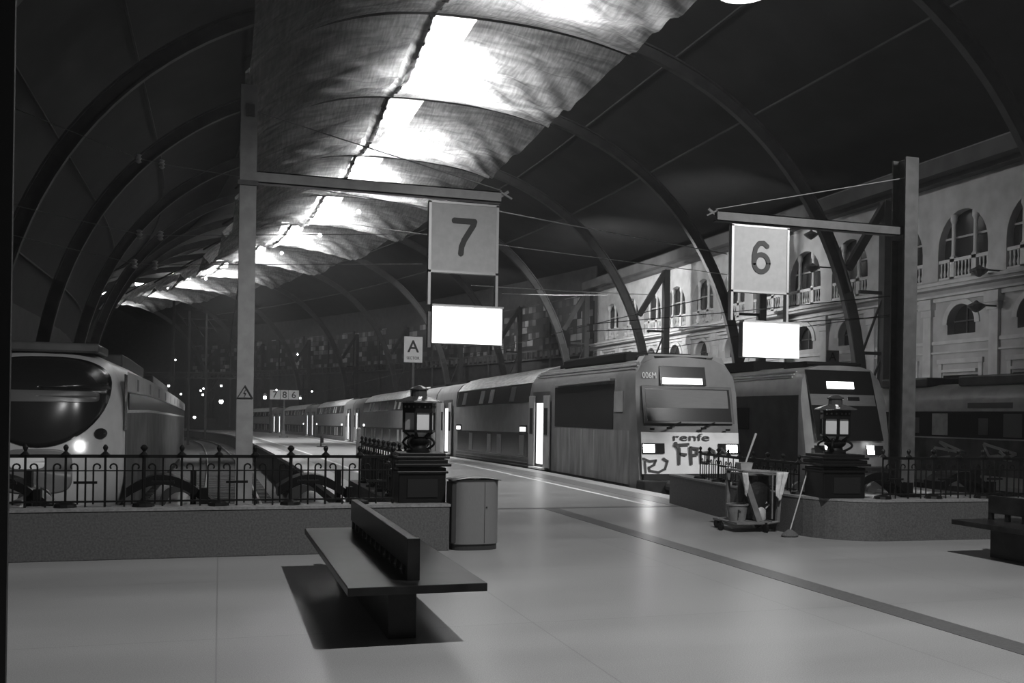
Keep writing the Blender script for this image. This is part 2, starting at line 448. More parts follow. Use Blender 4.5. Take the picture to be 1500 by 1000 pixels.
# vault profile
CX = 9.75; HW = 17.35; HT = 17.3; EX = 2.35
def vault(t, dw=0.0):      # t in [0,1] left foot -> right foot
    a = PI*(1-t); c_, s_ = math.cos(a), math.sin(a)
    x = CX+(HW+dw)*math.copysign(abs(c_)**(2/EX), c_); z = (HT+dw)*abs(s_)**(2/EX)
    return x, z
def vz(x, dw=0.0):
    u = min(1, abs(x-CX)/(HW+dw)); return (HT+dw)*(1-u**EX)**(1/EX)
rows = []
for i in range(70):
    y = 11+i*2.2; R = []
    for j in range(4, 60):
        x, z = vault(j/64, 1.9)
        if x > 22.6: break
        R.append((x-offR(y), y, z))
    R = R[:46]; R += [(R[-1][0]+3.5, y, R[-1][2]-.6), (31.5, y, 13.9)]
    rows.append(R)
n_ = min(len(R) for R in rows); rows = [R[:n_-2]+R[-2:] for R in rows]
# the shell stops above the side walls
ceil = structure(MB().grid(rows).build('ceiling', 'roof_shell', smooth=True, solid=.2))
# left side wall below the shell, end wall far away, wall closing the right aisle
rows = [[(-8.9-offR(13+i*4), 13+i*4, z) for z in (-4, 3, 7, 13)] for i in range(46)]
structure(MB().grid(rows).build('wall_left', 'rib_dark', solid=.2))
mb = MB(); mb.box(-90, 45, 200, 200.4, -4, 30); structure(mb.build('wall_far', 'rib_dark'))

# ================================================================== RIGHT FACADE
XF = 30.0
def holed_wall(name, holes, outer, thick, m, parent=None):
    cu = bpy.data.curves.new('t', 'CURVE'); cu.dimensions = '2D'; cu.fill_mode = 'BOTH'; cu.extrude = thick/2
    for pl in [outer]+holes:
        sp = cu.splines.new('POLY'); sp.points.add(len(pl)-1)
        for p, (u, w) in zip(sp.points, pl): p.co = (u, w, 0, 1)
        sp.use_cyclic_u = True
    to = bpy.data.objects.new('tmp', cu); COL.objects.link(to); bpy.context.view_layer.update()
    me = bpy.data.meshes.new_from_object(to.evaluated_get(bpy.context.evaluated_depsgraph_get())); bpy.data.objects.remove(to)
    for v in me.vertices: v.co = Vector((XF+thick/2+v.co.z, v.co.x, v.co.y))
    me.materials.append(MATS[m]); o = bpy.data.objects.new(name, me); COL.objects.link(o); WLOC[o.name] = (0, 0, 0)
    if parent: o.parent = parent
    return o
bays = [25.6, 29.4, 33.2, 37.0, 40.8, 44.6, 48.4, 52.2, 56.0, 59.8, 63.6, 67.4, 71.2]
def arch(y, zb, zt, hw, n=14, el=1.0):
    r = hw*el; return [(y-hw, zb), (y+hw, zb)] + [(y+hw*math.cos(PI*k/n), zt-r+r*math.sin(PI*k/n)) for k in range(n+1)]
YE = 74.2
holes = []
for y in bays:
    holes.append(arch(y, 7.75, 10.65, 1.42, el=1.15)); holes.append(arch(y, 5.35, 6.62, .80, el=1.05))
    holes.append([(y-1.0, -.2), (y+1.0, -.2), (y+1.0, 3.6), (y-1.0, 3.6)])
facade = structure(holed_wall('wall_right', holes, [(14, -3), (YE, -3), (YE, 12.1), (14, 12.1)], .5, 'facade'))
c = MB()
for z0, z1, d in ((6.80, 6.95, .14), (7.0, 7.10, .22), (7.30, 7.42, .6), (7.42, 7.55, .75), (7.6, 7.68, .2)):
    c.box(XF-d, XF, 14, YE+.3, z0, z1)
c.build('cornice', 'facade_light', facade)
c = MB(); c.box(XF-.07, XF, 14, YE+.05, 4.95, 5.1); c.box(XF-.1, XF, 14, YE+.05, 4.55, 4.63); c.build('string_course', 'facade_light', facade)
c = MB(); c.box(XF-1.1, XF+.6, 14, YE+.8, 12.1, 12.75); c.box(XF-.5, XF+.5, 14, YE+.4, 11.9, 12.1); c.build('eaves', 'facade_eaves_shaded', facade)
MB().box(XF+.5, XF+.8, YE-.3, YE, -1.2, 12.1).build('end_return', 'facade', facade)
for i in range(len(bays)+1):
    y = bays[0]-1.9+3.8*i
    p = MB(); p.box(XF-.14, XF, y-.24, y+.24, -1.0, 6.2); p.box(XF-.2, XF, y-.32, y+.32, 6.2, 6.5); p.box(XF-.28, XF, y-.38, y+.38, 6.5, 6.95); p.box(XF-.2, XF, y-.3, y+.3, -1.0, .6)
    p.build('pilaster', 'facade_light', facade)
    if i < len(bays):
        y = bays[i]
        p = MB(); r0, r1 = .80, 1.06
        arcp = [(y+r1*math.cos(PI*k/14), 5.78+r1*math.sin(PI*k/14)) for k in range(15)]+[(y+r0*math.cos(PI*k/14), 5.78+r0*1.05*math.sin(PI*k/14)) for k in reversed(range(15))]
        vs = [(XF-.06, u, w) for u, w in arcp]+[(XF, u, w) for u, w in arcp]; n = len(arcp)
        fs = [(k, k+1, k+1+n, k+n) for k in range(n-1)]+[(k, k+1, n-2-k, n-1-k) for k in range(14)]
        p.add(vs, fs); p.build('archivolt', 'facade_light', facade)
        p = MB(); p.box(XF-.10, XF, y-1.3, y+1.3, 4.1, 4.3); p.box(XF-.06, XF, y-1.25, y-1.05, 0, 4.1); p.box(XF-.06, XF, y+1.05, y+1.25, 0, 4.1); p.box(XF-.16, XF, y-1.0, y+1.0, 3.72, 3.85)
        p.build('door_surround', 'facade_light', facade)
wn = 1
for y in bays:
    w = structure(MB().box(XF+.36, XF+.42, y-1.55, y+1.55, 7.6, 10.8).build('window_%d' % wn, 'glass_dark', loc=(XF+.39, y, 7.6))); wn += 1
    WLOC[w.name] = (XF+.39, y, 7.6)
    for dy in (-.62, .62):
        q = MB(); q.box(XF+.02, XF+.2, y+dy-.13, y+dy+.13, 7.75, 8.7); q.lathe([(.12, 8.7), (.09, 8.8), (.085, 10.1), (.14, 10.25), (.14, 10.5)], (XF+.11, y+dy, 0), 12)
        q.build('colonnette', 'facade_light', w, smooth=False)
    q = MB(); q.box(XF+.02, XF+.18, y-1.4, y+1.4, 8.48, 8.62); q.box(XF+.02, XF+.18, y-1.4, y+1.4, 7.72, 7.84)
    k = -1.3
    while k < 1.31:
        q.lathe([(.03, 7.84), (.065, 8.0), (.03, 8.2), (.05, 8.48)], (XF+.1, y+k, 0), 6); k += .2
    q.build('balustrade', 'facade_light', w)
    MB().box(XF+.28, XF+.34, y-1.3, y+1.3, 9.5, 9.58).build('transom', 'facade', w)
    w = structure(MB().box(XF+.36, XF+.42, y-.9, y+.9, 5.3, 6.7).build('window_%d' % wn, 'glass_dark', loc=(XF+.39, y, 5.3))); wn += 1
    WLOC[w.name] = (XF+.39, y, 5.3)
    MB().box(XF+.30, XF+.35, y-.03, y+.03, 5.3, 6.7).box(XF+.30, XF+.35, y-.85, y+.85, 5.9, 5.95).build('glazing_bar', 'galv_dark', w)
    structure(MB().box(XF+.36, XF+.42, y-1.05, y+1.05, -.2, 3.7).build('door_%d' % (wn//2), 'glass_dark', loc=(XF+.39, y, 0)))

# side screen beyond the building: curved wall, glazed mosaic, arcaded girder
rows = [[(29.6+offR(YE)-offR(YE+i*3), YE+i*3, z) for z in (-4, 3, 7.0)] for i in range(31)]
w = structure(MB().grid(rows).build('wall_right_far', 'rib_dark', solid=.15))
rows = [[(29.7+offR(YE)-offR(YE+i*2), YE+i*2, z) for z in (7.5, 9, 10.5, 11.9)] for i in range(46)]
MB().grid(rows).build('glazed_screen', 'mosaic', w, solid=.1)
g = MB()
for i in range(90):
    y = YE+i; f = lambda yy: 29.2+offR(YE)-offR(yy)
    g.bar((f(y), y, 6.75), (f(y+1), y+1, 6.75), .14); g.bar((f(y), y, 7.5), (f(y+1), y+1, 7.5), .16)
    g.bar((f(y), y, 6.75), (f(y), y, 7.5), .22)
g.build('arcaded_girder', 'rib_paint', w)
g = MB()
for i in range(15):
    y = YE+1+i*6; x = 29.3+offR(YE)-offR(y); g.box(x-.1, x+.1, y-.1, y+.1, -1, 12)
g.build('mullions', 'rib_dark', w)
rows = [[(29.9+offR(YE)-offR(YE+i*3), YE+i*3, z) for z in (11.9, 14.5)] for i in range(31)]
MB().grid(rows).build('upper_wall', 'rib_dark', w, solid=.1)

# ================================================================== ROOF RIBS
def make_rib():
    t = empty('roof_rib', (CX, 0, 0))
    a = MB(); N = 60
    def ring(dw, w, d, t0, t1, mb):
        pts = []
        for k in range(N+1):
            tt = t0+(t1-t0)*k/N; x, z = vault(tt, dw); pts.append((x, z))
        vs = []; fs = []
        for k, (x, z) in enumerate(pts):
            x2, z2 = pts[min(k+1, N)]; x1, z1 = pts[max(k-1, 0)]; l = math.hypot(x2-x1, z2-z1) or 1
            nx, nz = -(z2-z1)/l*d/2, (x2-x1)/l*d/2
            vs += [(x-nx, -w/2, z-nz), (x+nx, -w/2, z+nz), (x+nx, w/2, z+nz), (x-nx, w/2, z-nz)]
        for k in range(N):
            p = 4*k; q = p+4
            for j in range(4): fs.append((p+j, q+j, q+(j+1) % 4, p+(j+1) % 4))
        fs.append((0, 1, 2, 3)); fs.append((4*N+3, 4*N+2, 4*N+1, 4*N)); mb.add(vs, fs)
    ring(-.05, .26, .07, .0, 1.0, a); ring(.42, .26, .07, .0, 1.0, a)
    ring(.18, .05, .42, .0, 1.0, a)
    a.build('arch', 'rib_paint', t, smooth=False)
    for k in range(2):                                            # heavier plated legs
        l = MB(); P = []
        for j in range(12):
            tt = (.0+.115*j/11) if k == 0 else 1-(.115*j/11)
            P.append(vault(tt, .18))
        for j in range(11):
            w_ = .62-.02*j; l.bar((P[j][0], 0, P[j][1]), (P[j+1][0], 0, P[j+1][1]), w_, .30)
        l.build('leg', 'rib_dark', t)
    sgn = 1
    c = MB(); c.box(28.15, 28.55, -.2, .2, -2.5, 11.4); c.build('column', 'rib_dark', t)
    c = MB(); x, z = vault(1-.115*.95, .18); c.bar((26.4, 0, 8.3), (28.3, 0, 11.3), .34, .26); c.build('strut', 'rib_dark', t)
    c = MB()
    for z in (7.3, 4.6, 2.2): c.bar((27.0, 0, z), (28.3, 0, z), .14)
    for z0, z1 in ((4.6, 7.3), (2.2, 4.6)): c.bar((27.2, 0, z0), (28.3, 0, z1), .08); 
    c.build('bracing', 'rib_dark', t)
    c = MB(); c.box(26.6, 28.7, -.45, .45, -2.6, .35); c.build('footing', 'parapet', t)
    return t
RIBY = [24.6, 36.0, 46.2, 57.4]+[68.8+11.4*k for k in range(8)]
rib_names = ['nearest roof rib springing beside the top right corner of the photo', 'roof rib whose forked leg stands right of the numeral 6 sign',
  'roof rib whose forked leg stands left of the numeral 6 sign', 'roof rib whose V-shaped leg crosses the far end windows of the pale building',
  'roof rib whose leg ends above the front carriage roof left of the pale building', 'roof rib curving down just right of the numeral 7 screen']
rib0 = make_rib()
for i, y in enumerate(RIBY):
    o = rib0 if i == 0 else copy_tree(rib0)
    o.location = (CX-offR(y), y, 0); o.rotation_euler.z = math.atan(.0058*max(0, y-53))
    if i < len(rib_names): tag(o, rib_names[i], 'arch rib', 'steel roof ribs')
    else: tag(o, 'faint distant steel roof rib beyond the pale building, deep in the curving hall', 'arch rib', 'far steel roof ribs')
WLOC[rib0.name] = tuple(rib0.location)
# purlins: long members running along the hall
pl = MB()
for tt in (.12, .2, .28, .37, .46, .55, .64, .72):
    pts = []
    for i in range(40):
        y = 14+i*3.3; x, z = vault(tt, 1.7); pts.append((x-offR(y), y, z))
    for a, b in zip(pts, pts[1:]): pl.bar(a, b, .08)
structure(pl.build('trim_9', 'rib_dark'))

# ================================================================== SHADE NET under the vault
SX = 7.6; NL, NR = 0.7, 15.7
def netz(x):
    z = vz(x, -.25)
    if x < SX: z -= 1.0*((SX-x)/7.3)**2
    return z
net = thing('shade_net', (SX, 23.8, 16), 'long wrinkled translucent net slung under the roof, glowing along its ridge', 'net')
panel_boxes = []
rng = random.Random(3)
for i in range(len(RIBY)-1):
    for side in (0, 1):
        x0, x1 = (NL, SX) if side == 0 else (SX, NR)
        y0, y1 = RIBY[i], RIBY[i+1]; nx, ny = 30, 36; rows = []
        ph = rng.random()*6
        for a in range(ny+1):
            v = a/ny; y = y0+(y1-y0)*v; sag = (math.sin(PI*v)**.8)*1.15
            rr = []
            for b in range(nx+1):
                u = b/nx; x = x0+(x1-x0)*u
                ue = u if side == 1 else 1-u
                edge = (.9*math.sin(PI*v)*ue**3)
                xx = x-edge if side == 1 else x+.1*ue*math.sin(PI*v)
                s_ = sag*(.55+.45*ue)*(.9+.1*math.sin(2*PI*u+ph))+(.5*ue**5 if side == 0 else 0)
                wr = .10*math.sin(u*9+v*13+ph)*math.sin(PI*v)+.06*math.sin(u*23-v*31+ph*2)*math.sin(PI*v)+.05*math.sin(v*47+u*6+ph)*math.sin(PI*v)
                z = netz(x)-s_+wr-(.25*math.sin(PI*v) if ue < .05 else 0)
                rr.append((xx-offR(y), y, z))
            rows.append(rr)
        MB().grid(rows).build('net_panel', 'net', net, smooth=True)
    # rope along each rib
for i, y in enumerate(RIBY):
    pts = [(NL+(NR+.3-NL)*k/24-offR(y), y, netz(NL+(NR+.3-NL)*k/24)-.02) for k in range(25)]
    MB().tube(pts, .07, 6).build('cross_rope', 'rib_dark', net)
r = MB()
for i in range(len(RIBY)-1):
    y0, y1 = RIBY[i], RIBY[i+1]
    for k in range(10):
        ya, yb = y0+(y1-y0)*k/10, y0+(y1-y0)*(k+1)/10
        za, zb = [netz(SX)-.62*math.sin(PI*(q-y0)/(y1-y0)) for q in (ya, yb)]
        r.bar((SX-offR(ya), ya, za), (SX-offR(yb), yb, zb), .13)
        r.obox((SX-offR(ya)-.02, ya, za), (.24, .3, .22))
r.build('ridge_seam', 'iron_matt', net)
# light troughs above the net
tr0 = None
ordn = ['', '']
for i in range(len(RIBY)-1):
    zl = 18.2 if i < 3 else 17.5; y = RIBY[i]*(1.078 if i < 3 else 1.03)+.1; x = SX+(.62 if i < 3 else .3)-offR(y+3)
    t = thing('skylight_lamp', (x, y, zl), '%s blown-out lamp trough above the net, counted from the camera' % ['first', 'second', 'third', 'fourth', 'fifth', 'sixth', 'seventh', 'eighth', 'ninth', 'tenth', 'eleventh'][i], 'ceiling lamp', 'lamp troughs above the net')
    MB().box(x, x+1.9, y, y+5.4, zl, zl+.04).build('diffuser', 'net_panel_light', t)
    MB().box(x-.12, x+2.02, y-.1, y+5.5, zl+.05, zl+.2).box(x-.12, x-.04, y-.1, y+5.5, zl-(.42 if i < 3 else .15), zl+.05).build('housing_baffle', 'rib_dark', t)  # left skirt is an added baffle keeping lamp light off the left net
    yb = RIBY[i]+7.5; xb = SX+4.3-offR(yb)
    o = MB().sphere((xb, yb, 17.55), .16).build('work_lamp', 'bulb', loc=(xb, yb, 17.55))
    tag(o, '%s round bulb glowing behind the far end of a net bay, counted from the camera' % ['first', 'second', 'third', 'fourth', 'fifth', 'sixth', 'seventh', 'eighth', 'ninth', 'tenth', 'eleventh'][i], 'bulb', 'round bulbs behind the net')

# ================================================================== TRAINS
def sect(prof, xc):   # half profile (x>=0 from bottom to top) mirrored
    return [(xc+x, z) for x, z in prof]+[(xc-x, z) for x, z in reversed(prof)]
P_END = [(1.25, -.82), (1.36, -.2), (1.40, .1), (1.40, 2.25), (1.36, 2.62), (1.18, 2.90), (.85, 3.04), (.0001, 3.10)]
P_DD = [(1.25, -.82), (1.36, -.2), (1.40, .1), (1.40, 2.02), (1.30, 2.62), (1.12, 2.88), (.8, 3.08), (.4, 3.19), (.0001, 3.22)]
def slab(mb, xa, za, xb, zb, y0, y1, t=.012, ny=6):   # thin plate following the inclined side, pushed out to -x
    l = math.hypot(xb-xa, zb-za); nx, nz = -(zb-za)/l, (xb-xa)/l
    vs = []
    if nx > 0: nx, nz = -nx, -nz
    vs = [(xa, za), (xb, zb), (xb+nx*t, zb+nz*t), (xa+nx*t, za+nz*t)]
    mb.prism(vs, 'y', y0, y1, ny); return mb
XB = 10.72; LX = XB-1.40
tB = thing('double_deck_train', (XB, 21, ZR), 'grey double-deck train with open lit doors and graffiti on its white front panel', 'train')
# ---- cab car front
cab = MB()
fy = lambda z: 20.45+.22*max(0, z-.9)       # slanted face
pr = sect(P_END, XB)
nz_ = len(pr)
def cab_body():
    vs = []; fs = []; n = len(pr)
    def ring(y0, sc):
        return [(XB+(x-XB)*sc, y0(z), z) for x, z in pr]
    R0 = ring(lambda z: fy(z), .955); R1 = ring(lambda z: fy(z)+.14, 1.0)
    rings = [R0, R1]+[[(x, 22+k*(28.45-22)/4, z) for x, z in pr] for k in range(5)]
    for R in rings: vs += R
    for i in range(len(rings)-1):
        for j in range(n): fs.append((i*n+j, i*n+(j+1) % n, (i+1)*n+(j+1) % n, (i+1)*n+j))
    fs.append(tuple(range(n))); fs.append(tuple((len(rings)-1)*n+j for j in reversed(range(n))))
    return MB().add(vs, fs)
car = cab_body().build('cab_body', 'train_grey', tB, smooth=True)
def face_panel(name, x0, x1, z0, z1, m, t=.02, off=0.0, xc=None, parent=None, f=fy, x0t=None, x1t=None):
    x0t = x0 if x0t is None else x0t; x1t = x1 if x1t is None else x1t
    vs = [(x0, f(z0)-off, z0), (x1, f(z0)-off, z0), (x1t, f(z1)-off, z1), (x0t, f(z1)-off, z1)]
    vs += [(x, y-t, z) for x, y, z in vs]
    mb = MB().add(vs, [(0, 1, 2, 3), (7, 6, 5, 4), (0, 4, 5, 1), (1, 5, 6, 2), (2, 6, 7, 3), (3, 7, 4, 0)])
    return mb.build(name, m, parent, bevel=.006)
face_panel('white_front_panel', XB-1.28, XB+1.28, .30, 1.28, 'train_white', .03, parent=car)
face_panel('windshield_frame', 9.54, 11.93, 1.49, 2.38, 'train_grey_dark', .015, parent=car)
face_panel('windshield', 9.62, 11.86, 1.54, 2.32, 'train_glass', .022, parent=car)
face_panel('sun_blind', 9.62, 11.80, 1.86, 2.30, 'train_blind', .027, parent=car)
face_panel('display_panel', 10.04, 11.26, 2.41, 2.86, 'train_glass', .02, parent=car)
d = MB()
rx = 10.10
for k in range(9): d.lathe([(.062, 0), (.062, .02)], (0, 0, 0), 10) if False else None
face_panel('destination_text', 10.10, 11.16, 2.43, 2.58, 'display_white', .032, parent=car)
un = text('006M', 'unit_number', 'train_white', car, (9.76, fy(2.63)-.03, 2.63), .14, width=.36, depth=.005)
for v_ in un.data.vertices: v_.co.y += .22*(v_.co.z+WLOC[un.name][2]-2.63)
for sx in (-1, 1):
    hx = XB+sx*1.0
    h = face_panel('headlight_housing', hx-.29, hx+.29, .78, 1.02, 'train_glass', .04, parent=car)
    lx = hx-.12 if sx < 0 else hx+.06
    face_panel('headlight', lx-.14, lx+.14, .81, .99, 'headlight', .055, parent=h)
    MB().obox((hx, fy(1.33)-.03, 1.35), (.1, .05, .05)).build('bracket', 'iron', car)
    MB().bar((XB-.55+(.9 if sx > 0 else 0), fy(1.4)-.05, 1.40), (XB-.25+(.9 if sx > 0 else 0), fy(1.52)-.06, 1.52), .03).obox((XB-.55+(.9 if sx > 0 else 0), fy(1.4)-.04, 1.38), (.12, .06, .05)).build('wiper', 'iron', car)
text('renfe', 'operator_logo', 'graffiti_ink', car, (10.72, fy(1.15)-.045, 1.17), .17, width=.95, depth=.01)
# graffiti scrawl on the front
def fstroke(pts, w, m, name='graffiti'):
    mb = MB()
    for (x0, z0), (x1, z1) in zip(pts, pts[1:]):
        mb.bar((x0, fy(z0)-.04, z0), (x1, fy(z1)-.04, z1), w, .02)
    for x, z in pts: mb.obox((x, fy(z)-.04, z), (w, .018, w))
    return mb.build(name, m, car)
fstroke([(9.46, .66), (9.62, .60), (9.78, .62), (9.74, .52), (9.60, .45), (9.62, .38), (9.85, .34), (10.02, .42), (10.08, .60), (9.98, .66)], .05, 'graffiti_ink')
fstroke([(9.50, .58), (9.52, .34)], .05, 'graffiti_ink')
fstroke([(10.30, 1.02), (10.38, .88), (10.38, .55)], .07, 'graffiti_ink'); fstroke([(10.28, .98), (10.62, 1.0)], .06, 'graffiti_ink')
fstroke([(10.38, .78), (10.55, .76)], .06, 'graffiti_ink'); fstroke([(10.68, .92), (10.70, .55)], .07, 'graffiti_ink')
fstroke([(10.68, .92), (10.86, .9), (10.84, .76), (10.70, .74)], .06, 'graffiti_ink')
fstroke([(10.95, .80), (11.14, .82), (11.14, .58), (10.95, .57), (10.95, .80)], .05, 'graffiti_ink')
fstroke([(11.2, .9), (11.3, .84), (11.35, .7), (11.5, .9), (11.62, .8)], .05, 'graffiti_ink')
face_panel('buffer_beam', XB-1.25, XB+1.25, -.5, .3, 'train_under', .05, parent=car)
MB().box(9.35, 12.05, 20.1, 20.6, -.8, .16).build('snow_plough', 'train_under', car, bevel=.03)
MB().box(XB-.2, XB+.2, 19.6, 20.4, -.35, -.05).tube([(XB-.7, 19.75, .0), (XB-.7, 20.4, .0)], .16, 14).tube([(XB+.7, 19.75, .0), (XB+.7, 20.4, .0)], .16, 14).build('coupler', 'train_under', car, bevel=.02)
# cab side
slab(MB(), LX, .02, LX, 1.30, 20.9, 26.0).build('lower_side_panel', 'train_dirty', car)
slab(MB(), LX, -.55, LX, .02, 21.2, 28.4, .004).build('skirt', 'train_under', car)
slab(MB(), LX, 1.32, LX, 2.44, 21.9, 26.2).build('side_dark_panel', 'train_glass', car)
slab(MB(), LX, 1.75, LX, 2.25, 21.3, 21.85, .016).build('cab_side_window', 'train_light', car)
MB().bar((LX-.03, 21.9, 2.55), (LX-.03, 26.0, 2.50), .14, .05).build('rain_gutter', 'train_light', car)
q = MB()
for y in (23.1, 24.0, 24.9): q.box(LX-.022, LX-.01, y, y+.05, .05, 1.28)
for z in (2.80, 2.87, 2.94):
    xo = LX+.12+(z-2.80)*.8; q.bar((xo, 20.95, z), (xo, 28.2, z), .025)
q.build('side_ribs', 'train_light', car)
# roof equipment of the cab car
r = MB(); r.box(XB-.95, XB+.95, 22.3, 26.8, 3.02, 3.28).box(XB-.7, XB+.7, 26.8, 27.8, 3.02, 3.2).box(XB-.85, XB+.85, 21.3, 21.9, 3.02, 3.16)
r.build('air_conditioner', 'iron_matt', car, bevel=.05)
p = MB(); p.prism([(XB-1.15, 2.9), (XB-.75, 3.0), (XB-.8, 3.12), (XB-1.02, 3.10)], 'y', 20.93, 21.25).prism([(XB+1.15, 2.9), (XB+.75, 3.0), (XB+.8, 3.12), (XB+1.02, 3.10)], 'y', 20.93, 21.25).bar((XB-.9, 21.0, 3.13), (XB+.9, 21.0, 3.13), .05)
p.build('roof_fairing', 'train_light', car)

def door(parent, y0, w=1.35, warp=None, x=LX):
    y1 = y0+w
    d = MB().box(x-.02, x+.05, y0-.08, y1+.08, .06, 2.34, 2).build('doorway', 'train_grey_dark', parent, warp=warp)
    m_ = y0+w*.12
    MB().box(x-.03, x-.015, y0+.30, y1-.30, .16, 2.0, 2).build('lit_interior', 'door_light', parent, warp=warp)
    for a in (y0-.28, y1-.25):
        l = MB().box(x-.10, x-.055, a, a+.52, .08, 2.22).build('door_leaf', 'train_light', parent, warp=warp, bevel=.01)
        MB().box(x-.112, x-.1, a+.12, a+.40, 1.05, 1.85).build('door_window', 'train_glass', l, warp=warp)
    MB().box(x-.22, x+.0, y0+.1, y1-.1, .02, .07).build('step', 'train_white', parent, warp=warp)

def car_section(y0, y1, kind, parent):
    pr = sect(P_DD if kind == 'dd' else P_END, XB)
    n = max(2, int((y1-y0)/1.2))
    return MB().prism(pr, 'y', y0, y1, n).build('double_deck_body' if kind == 'dd' else 'entrance_body', 'train_grey', parent, warp=warpB, smooth=True)
def dd_details(b, y0, y1, detail=True):
    n = max(4, int((y1-y0)))
    q = MB().prism([(XB+x, z) for x, z in [(-1.32, 2.66), (-1.13, 2.90), (-.81, 3.10), (-.4, 3.21), (0, 3.24), (.4, 3.21), (.81, 3.10), (1.13, 2.90), (1.32, 2.66)]]+[(XB, 2.66)], 'y', y0+.05, y1-.05, n)
    q.build('roof_skin', 'train_roof', b, warp=warpB, smooth=True)
    a = MB(); slab(a, LX, 2.04, XB-1.305, 2.62, y0+.25, y1-.15, .014, n); a.build('upper_window_band', 'train_glass', b, warp=warpB)
    a = MB(); slab(a, LX, .30, LX, 1.08, y0+.3, y1-.35, .014, n); lo = a.build('lower_window_band', 'train_glass', b, warp=warpB)
    a = MB(); slab(a, LX, -.5, LX, .24, y0+.1, y1-.1, .01, n); a.build('skirt', 'train_grey_dark', b, warp=warpB)
    k = 7 if y1-y0 < 12 else 13; st = (y1-y0-.8)/k
    for i in range(k):
        ya = y0+.5+i*st
        dy = .14
        # inclined light posts between the upper panes
        w = MB(); xa, za, xb, zb = LX-.016, 2.10, XB-1.318, 2.58
        w.prism([(xa, za), (xb, zb), (xb-.01, zb), (xa-.01, za)], 'y', ya, ya+st*.42, 1)
        if i % 7 in (1, 3, 4, 6): w.build('curtain', 'cabin_panel' if i % 7 in (3, 4) else 'window_grey', b, warp=warpB)
        w = MB().box(LX-.026, LX-.014, ya+st*.1, ya+st*.5, .36, 1.0)
        if i % 7 in (0, 2, 3, 5): w.build('curtain', 'cabin_panel' if i % 7 in (2, 3) else 'window_grey', b, warp=warpB)
    if detail:
        for ya in (y0+.45, y1-.85):
            w = MB().box(LX-.03, LX-.005, ya-.08, ya+.66, 1.06, 1.32).build('marker_housing', 'train_glass', b, warp=warpB)
            MB().box(LX-.04, LX-.03, ya, ya+.58, 1.12, 1.26).build('lit_display', 'small_marker', w, warp=warpB)
        a = MB()
        for z in (.02, .12, -.1): a.box(LX-.028, LX-.01, y0+.3, y1-.2, z, z+.03, n)
        a.build('skirt_ribs', 'train_grey', b, warp=warpB)
door(car, 26.75)
b = car_section(28.45, 38.3, 'dd', tB); dd_details(b, 28.45, 38.3)
def entrance(y0, y1, yd, flip=0):
    e = car_section(y0, y1, 'end', tB); door(e, yd, warp=warpB)
    MB().box(XB-.8, XB+.8, y0+.6, y1-.6, 3.0, 3.14, 2).build('air_conditioner', 'iron_matt', e, warp=warpB)
    return e
entrance(38.3, 41.95, 39.05)
y = 42.1
for i in range(5):
    entrance(y, y+4.4, y+1.1)
    if i < 4:
        b = car_section(y+4.4, y+21.0, 'dd', tB); dd_details(b, y+4.4, y+21.0)
        entrance(y+21.0, y+25.3, y+22.6)
    y += 25.45
MB().prism(sect([(1.1, -.6), (1.1, 2.7), (.0001, 2.8)], XB), 'y', 38.3, 148, 90).build('gangway', 'train_under', tB, warp=warpB)

# ---- train C: dark windscreen unit
XC = 16.72; LC = XC-1.42
tC = thing('commuter_train', (XC, 23, ZR), 'grey train with one tall dark windscreen, standing behind the right-hand lantern', 'train')
PC = [(1.25, -.82), (1.38, 0), (1.42, .4), (1.42, 2.2), (1.30, 2.75), (1.05, 3.05), (.7, 3.14), (.0001, 3.16)]
prC = sect(PC, XC)
fc = lambda z: 22.6+.20*max(0, z-.6)
vs = []; fs = []; n = len(prC)
rings = [[(XC+(x-XC)*.97, fc(z), z) for x, z in prC], [(x, fc(z)+.12, z) for x, z in prC]]+[[(x, 25+k*3, z) for x, z in prC] for k in range(16)]
for R in rings: vs += R
for i in range(len(rings)-1):
    for j in range(n): fs.append((i*n+j, i*n+(j+1) % n, (i+1)*n+(j+1) % n, (i+1)*n+j))
fs.append(tuple(range(n))); fs.append(tuple((len(rings)-1)*n+j for j in reversed(range(n))))
cC = MB().add(vs, fs).build('body', 'train_light', tC, warp=warpB, smooth=True)
face_panel('windshield', XC-1.0, XC+1.16, 1.05, 3.02, 'train_glass', .03, parent=cC, f=fc, x0t=XC-1.17, x1t=XC+.98)
face_panel('sun_visor', XC-1.08, XC+1.03, 2.03, 2.34, 'train_blind', .04, parent=cC, f=fc, x0t=XC-1.1, x1t=XC+1.0)
face_panel('mirror', XC+.1, XC+.5, 2.17, 2.28, 'train_glass', .05, parent=cC, f=fc)
face_panel('destination_text', XC-.52, XC+.36, 2.50, 2.70, 'display_white', .05, parent=cC, f=fc)
for sx in (-1, 1):
    h = face_panel('headlight_housing', XC+sx*.83-.28, XC+sx*.83+.28, .66, .92, 'train_glass', .04, parent=cC, f=fc)
    lx = XC+sx*.68
    face_panel('headlight', lx-.11, lx+.11, .68, .92, 'headlight', .055, parent=h, f=fc)
slab(MB(), LC, .2, LC, 2.30, 22.95, 70, ny=30).build('dark_side', 'train_grey_dark', cC, warp=warpB)
w = MB()
for k in range(12): slab(w, LC-.014, 1.3, LC-.014, 1.95, 25.5+k*3.6, 28.4+k*3.6, ny=2)
w.build('side_windows', 'train_glass', cC, warp=warpB)
q = MB()
for z, x in ((2.82, LC+.14), (2.90, LC+.2), (2.98, LC+.28)): q.bar((x, 23.5, z), (x, 50, z), .03)
q.build('roof_ribs', 'train_white', cC, warp=warpB)
MB().box(XC-1.0, XC+1.0, 26, 36, 3.1, 3.4, 5).box(XC-.9, XC+.9, 40, 52, 3.1, 3.35, 5).build('air_conditioner', 'iron_matt', cC, warp=warpB)
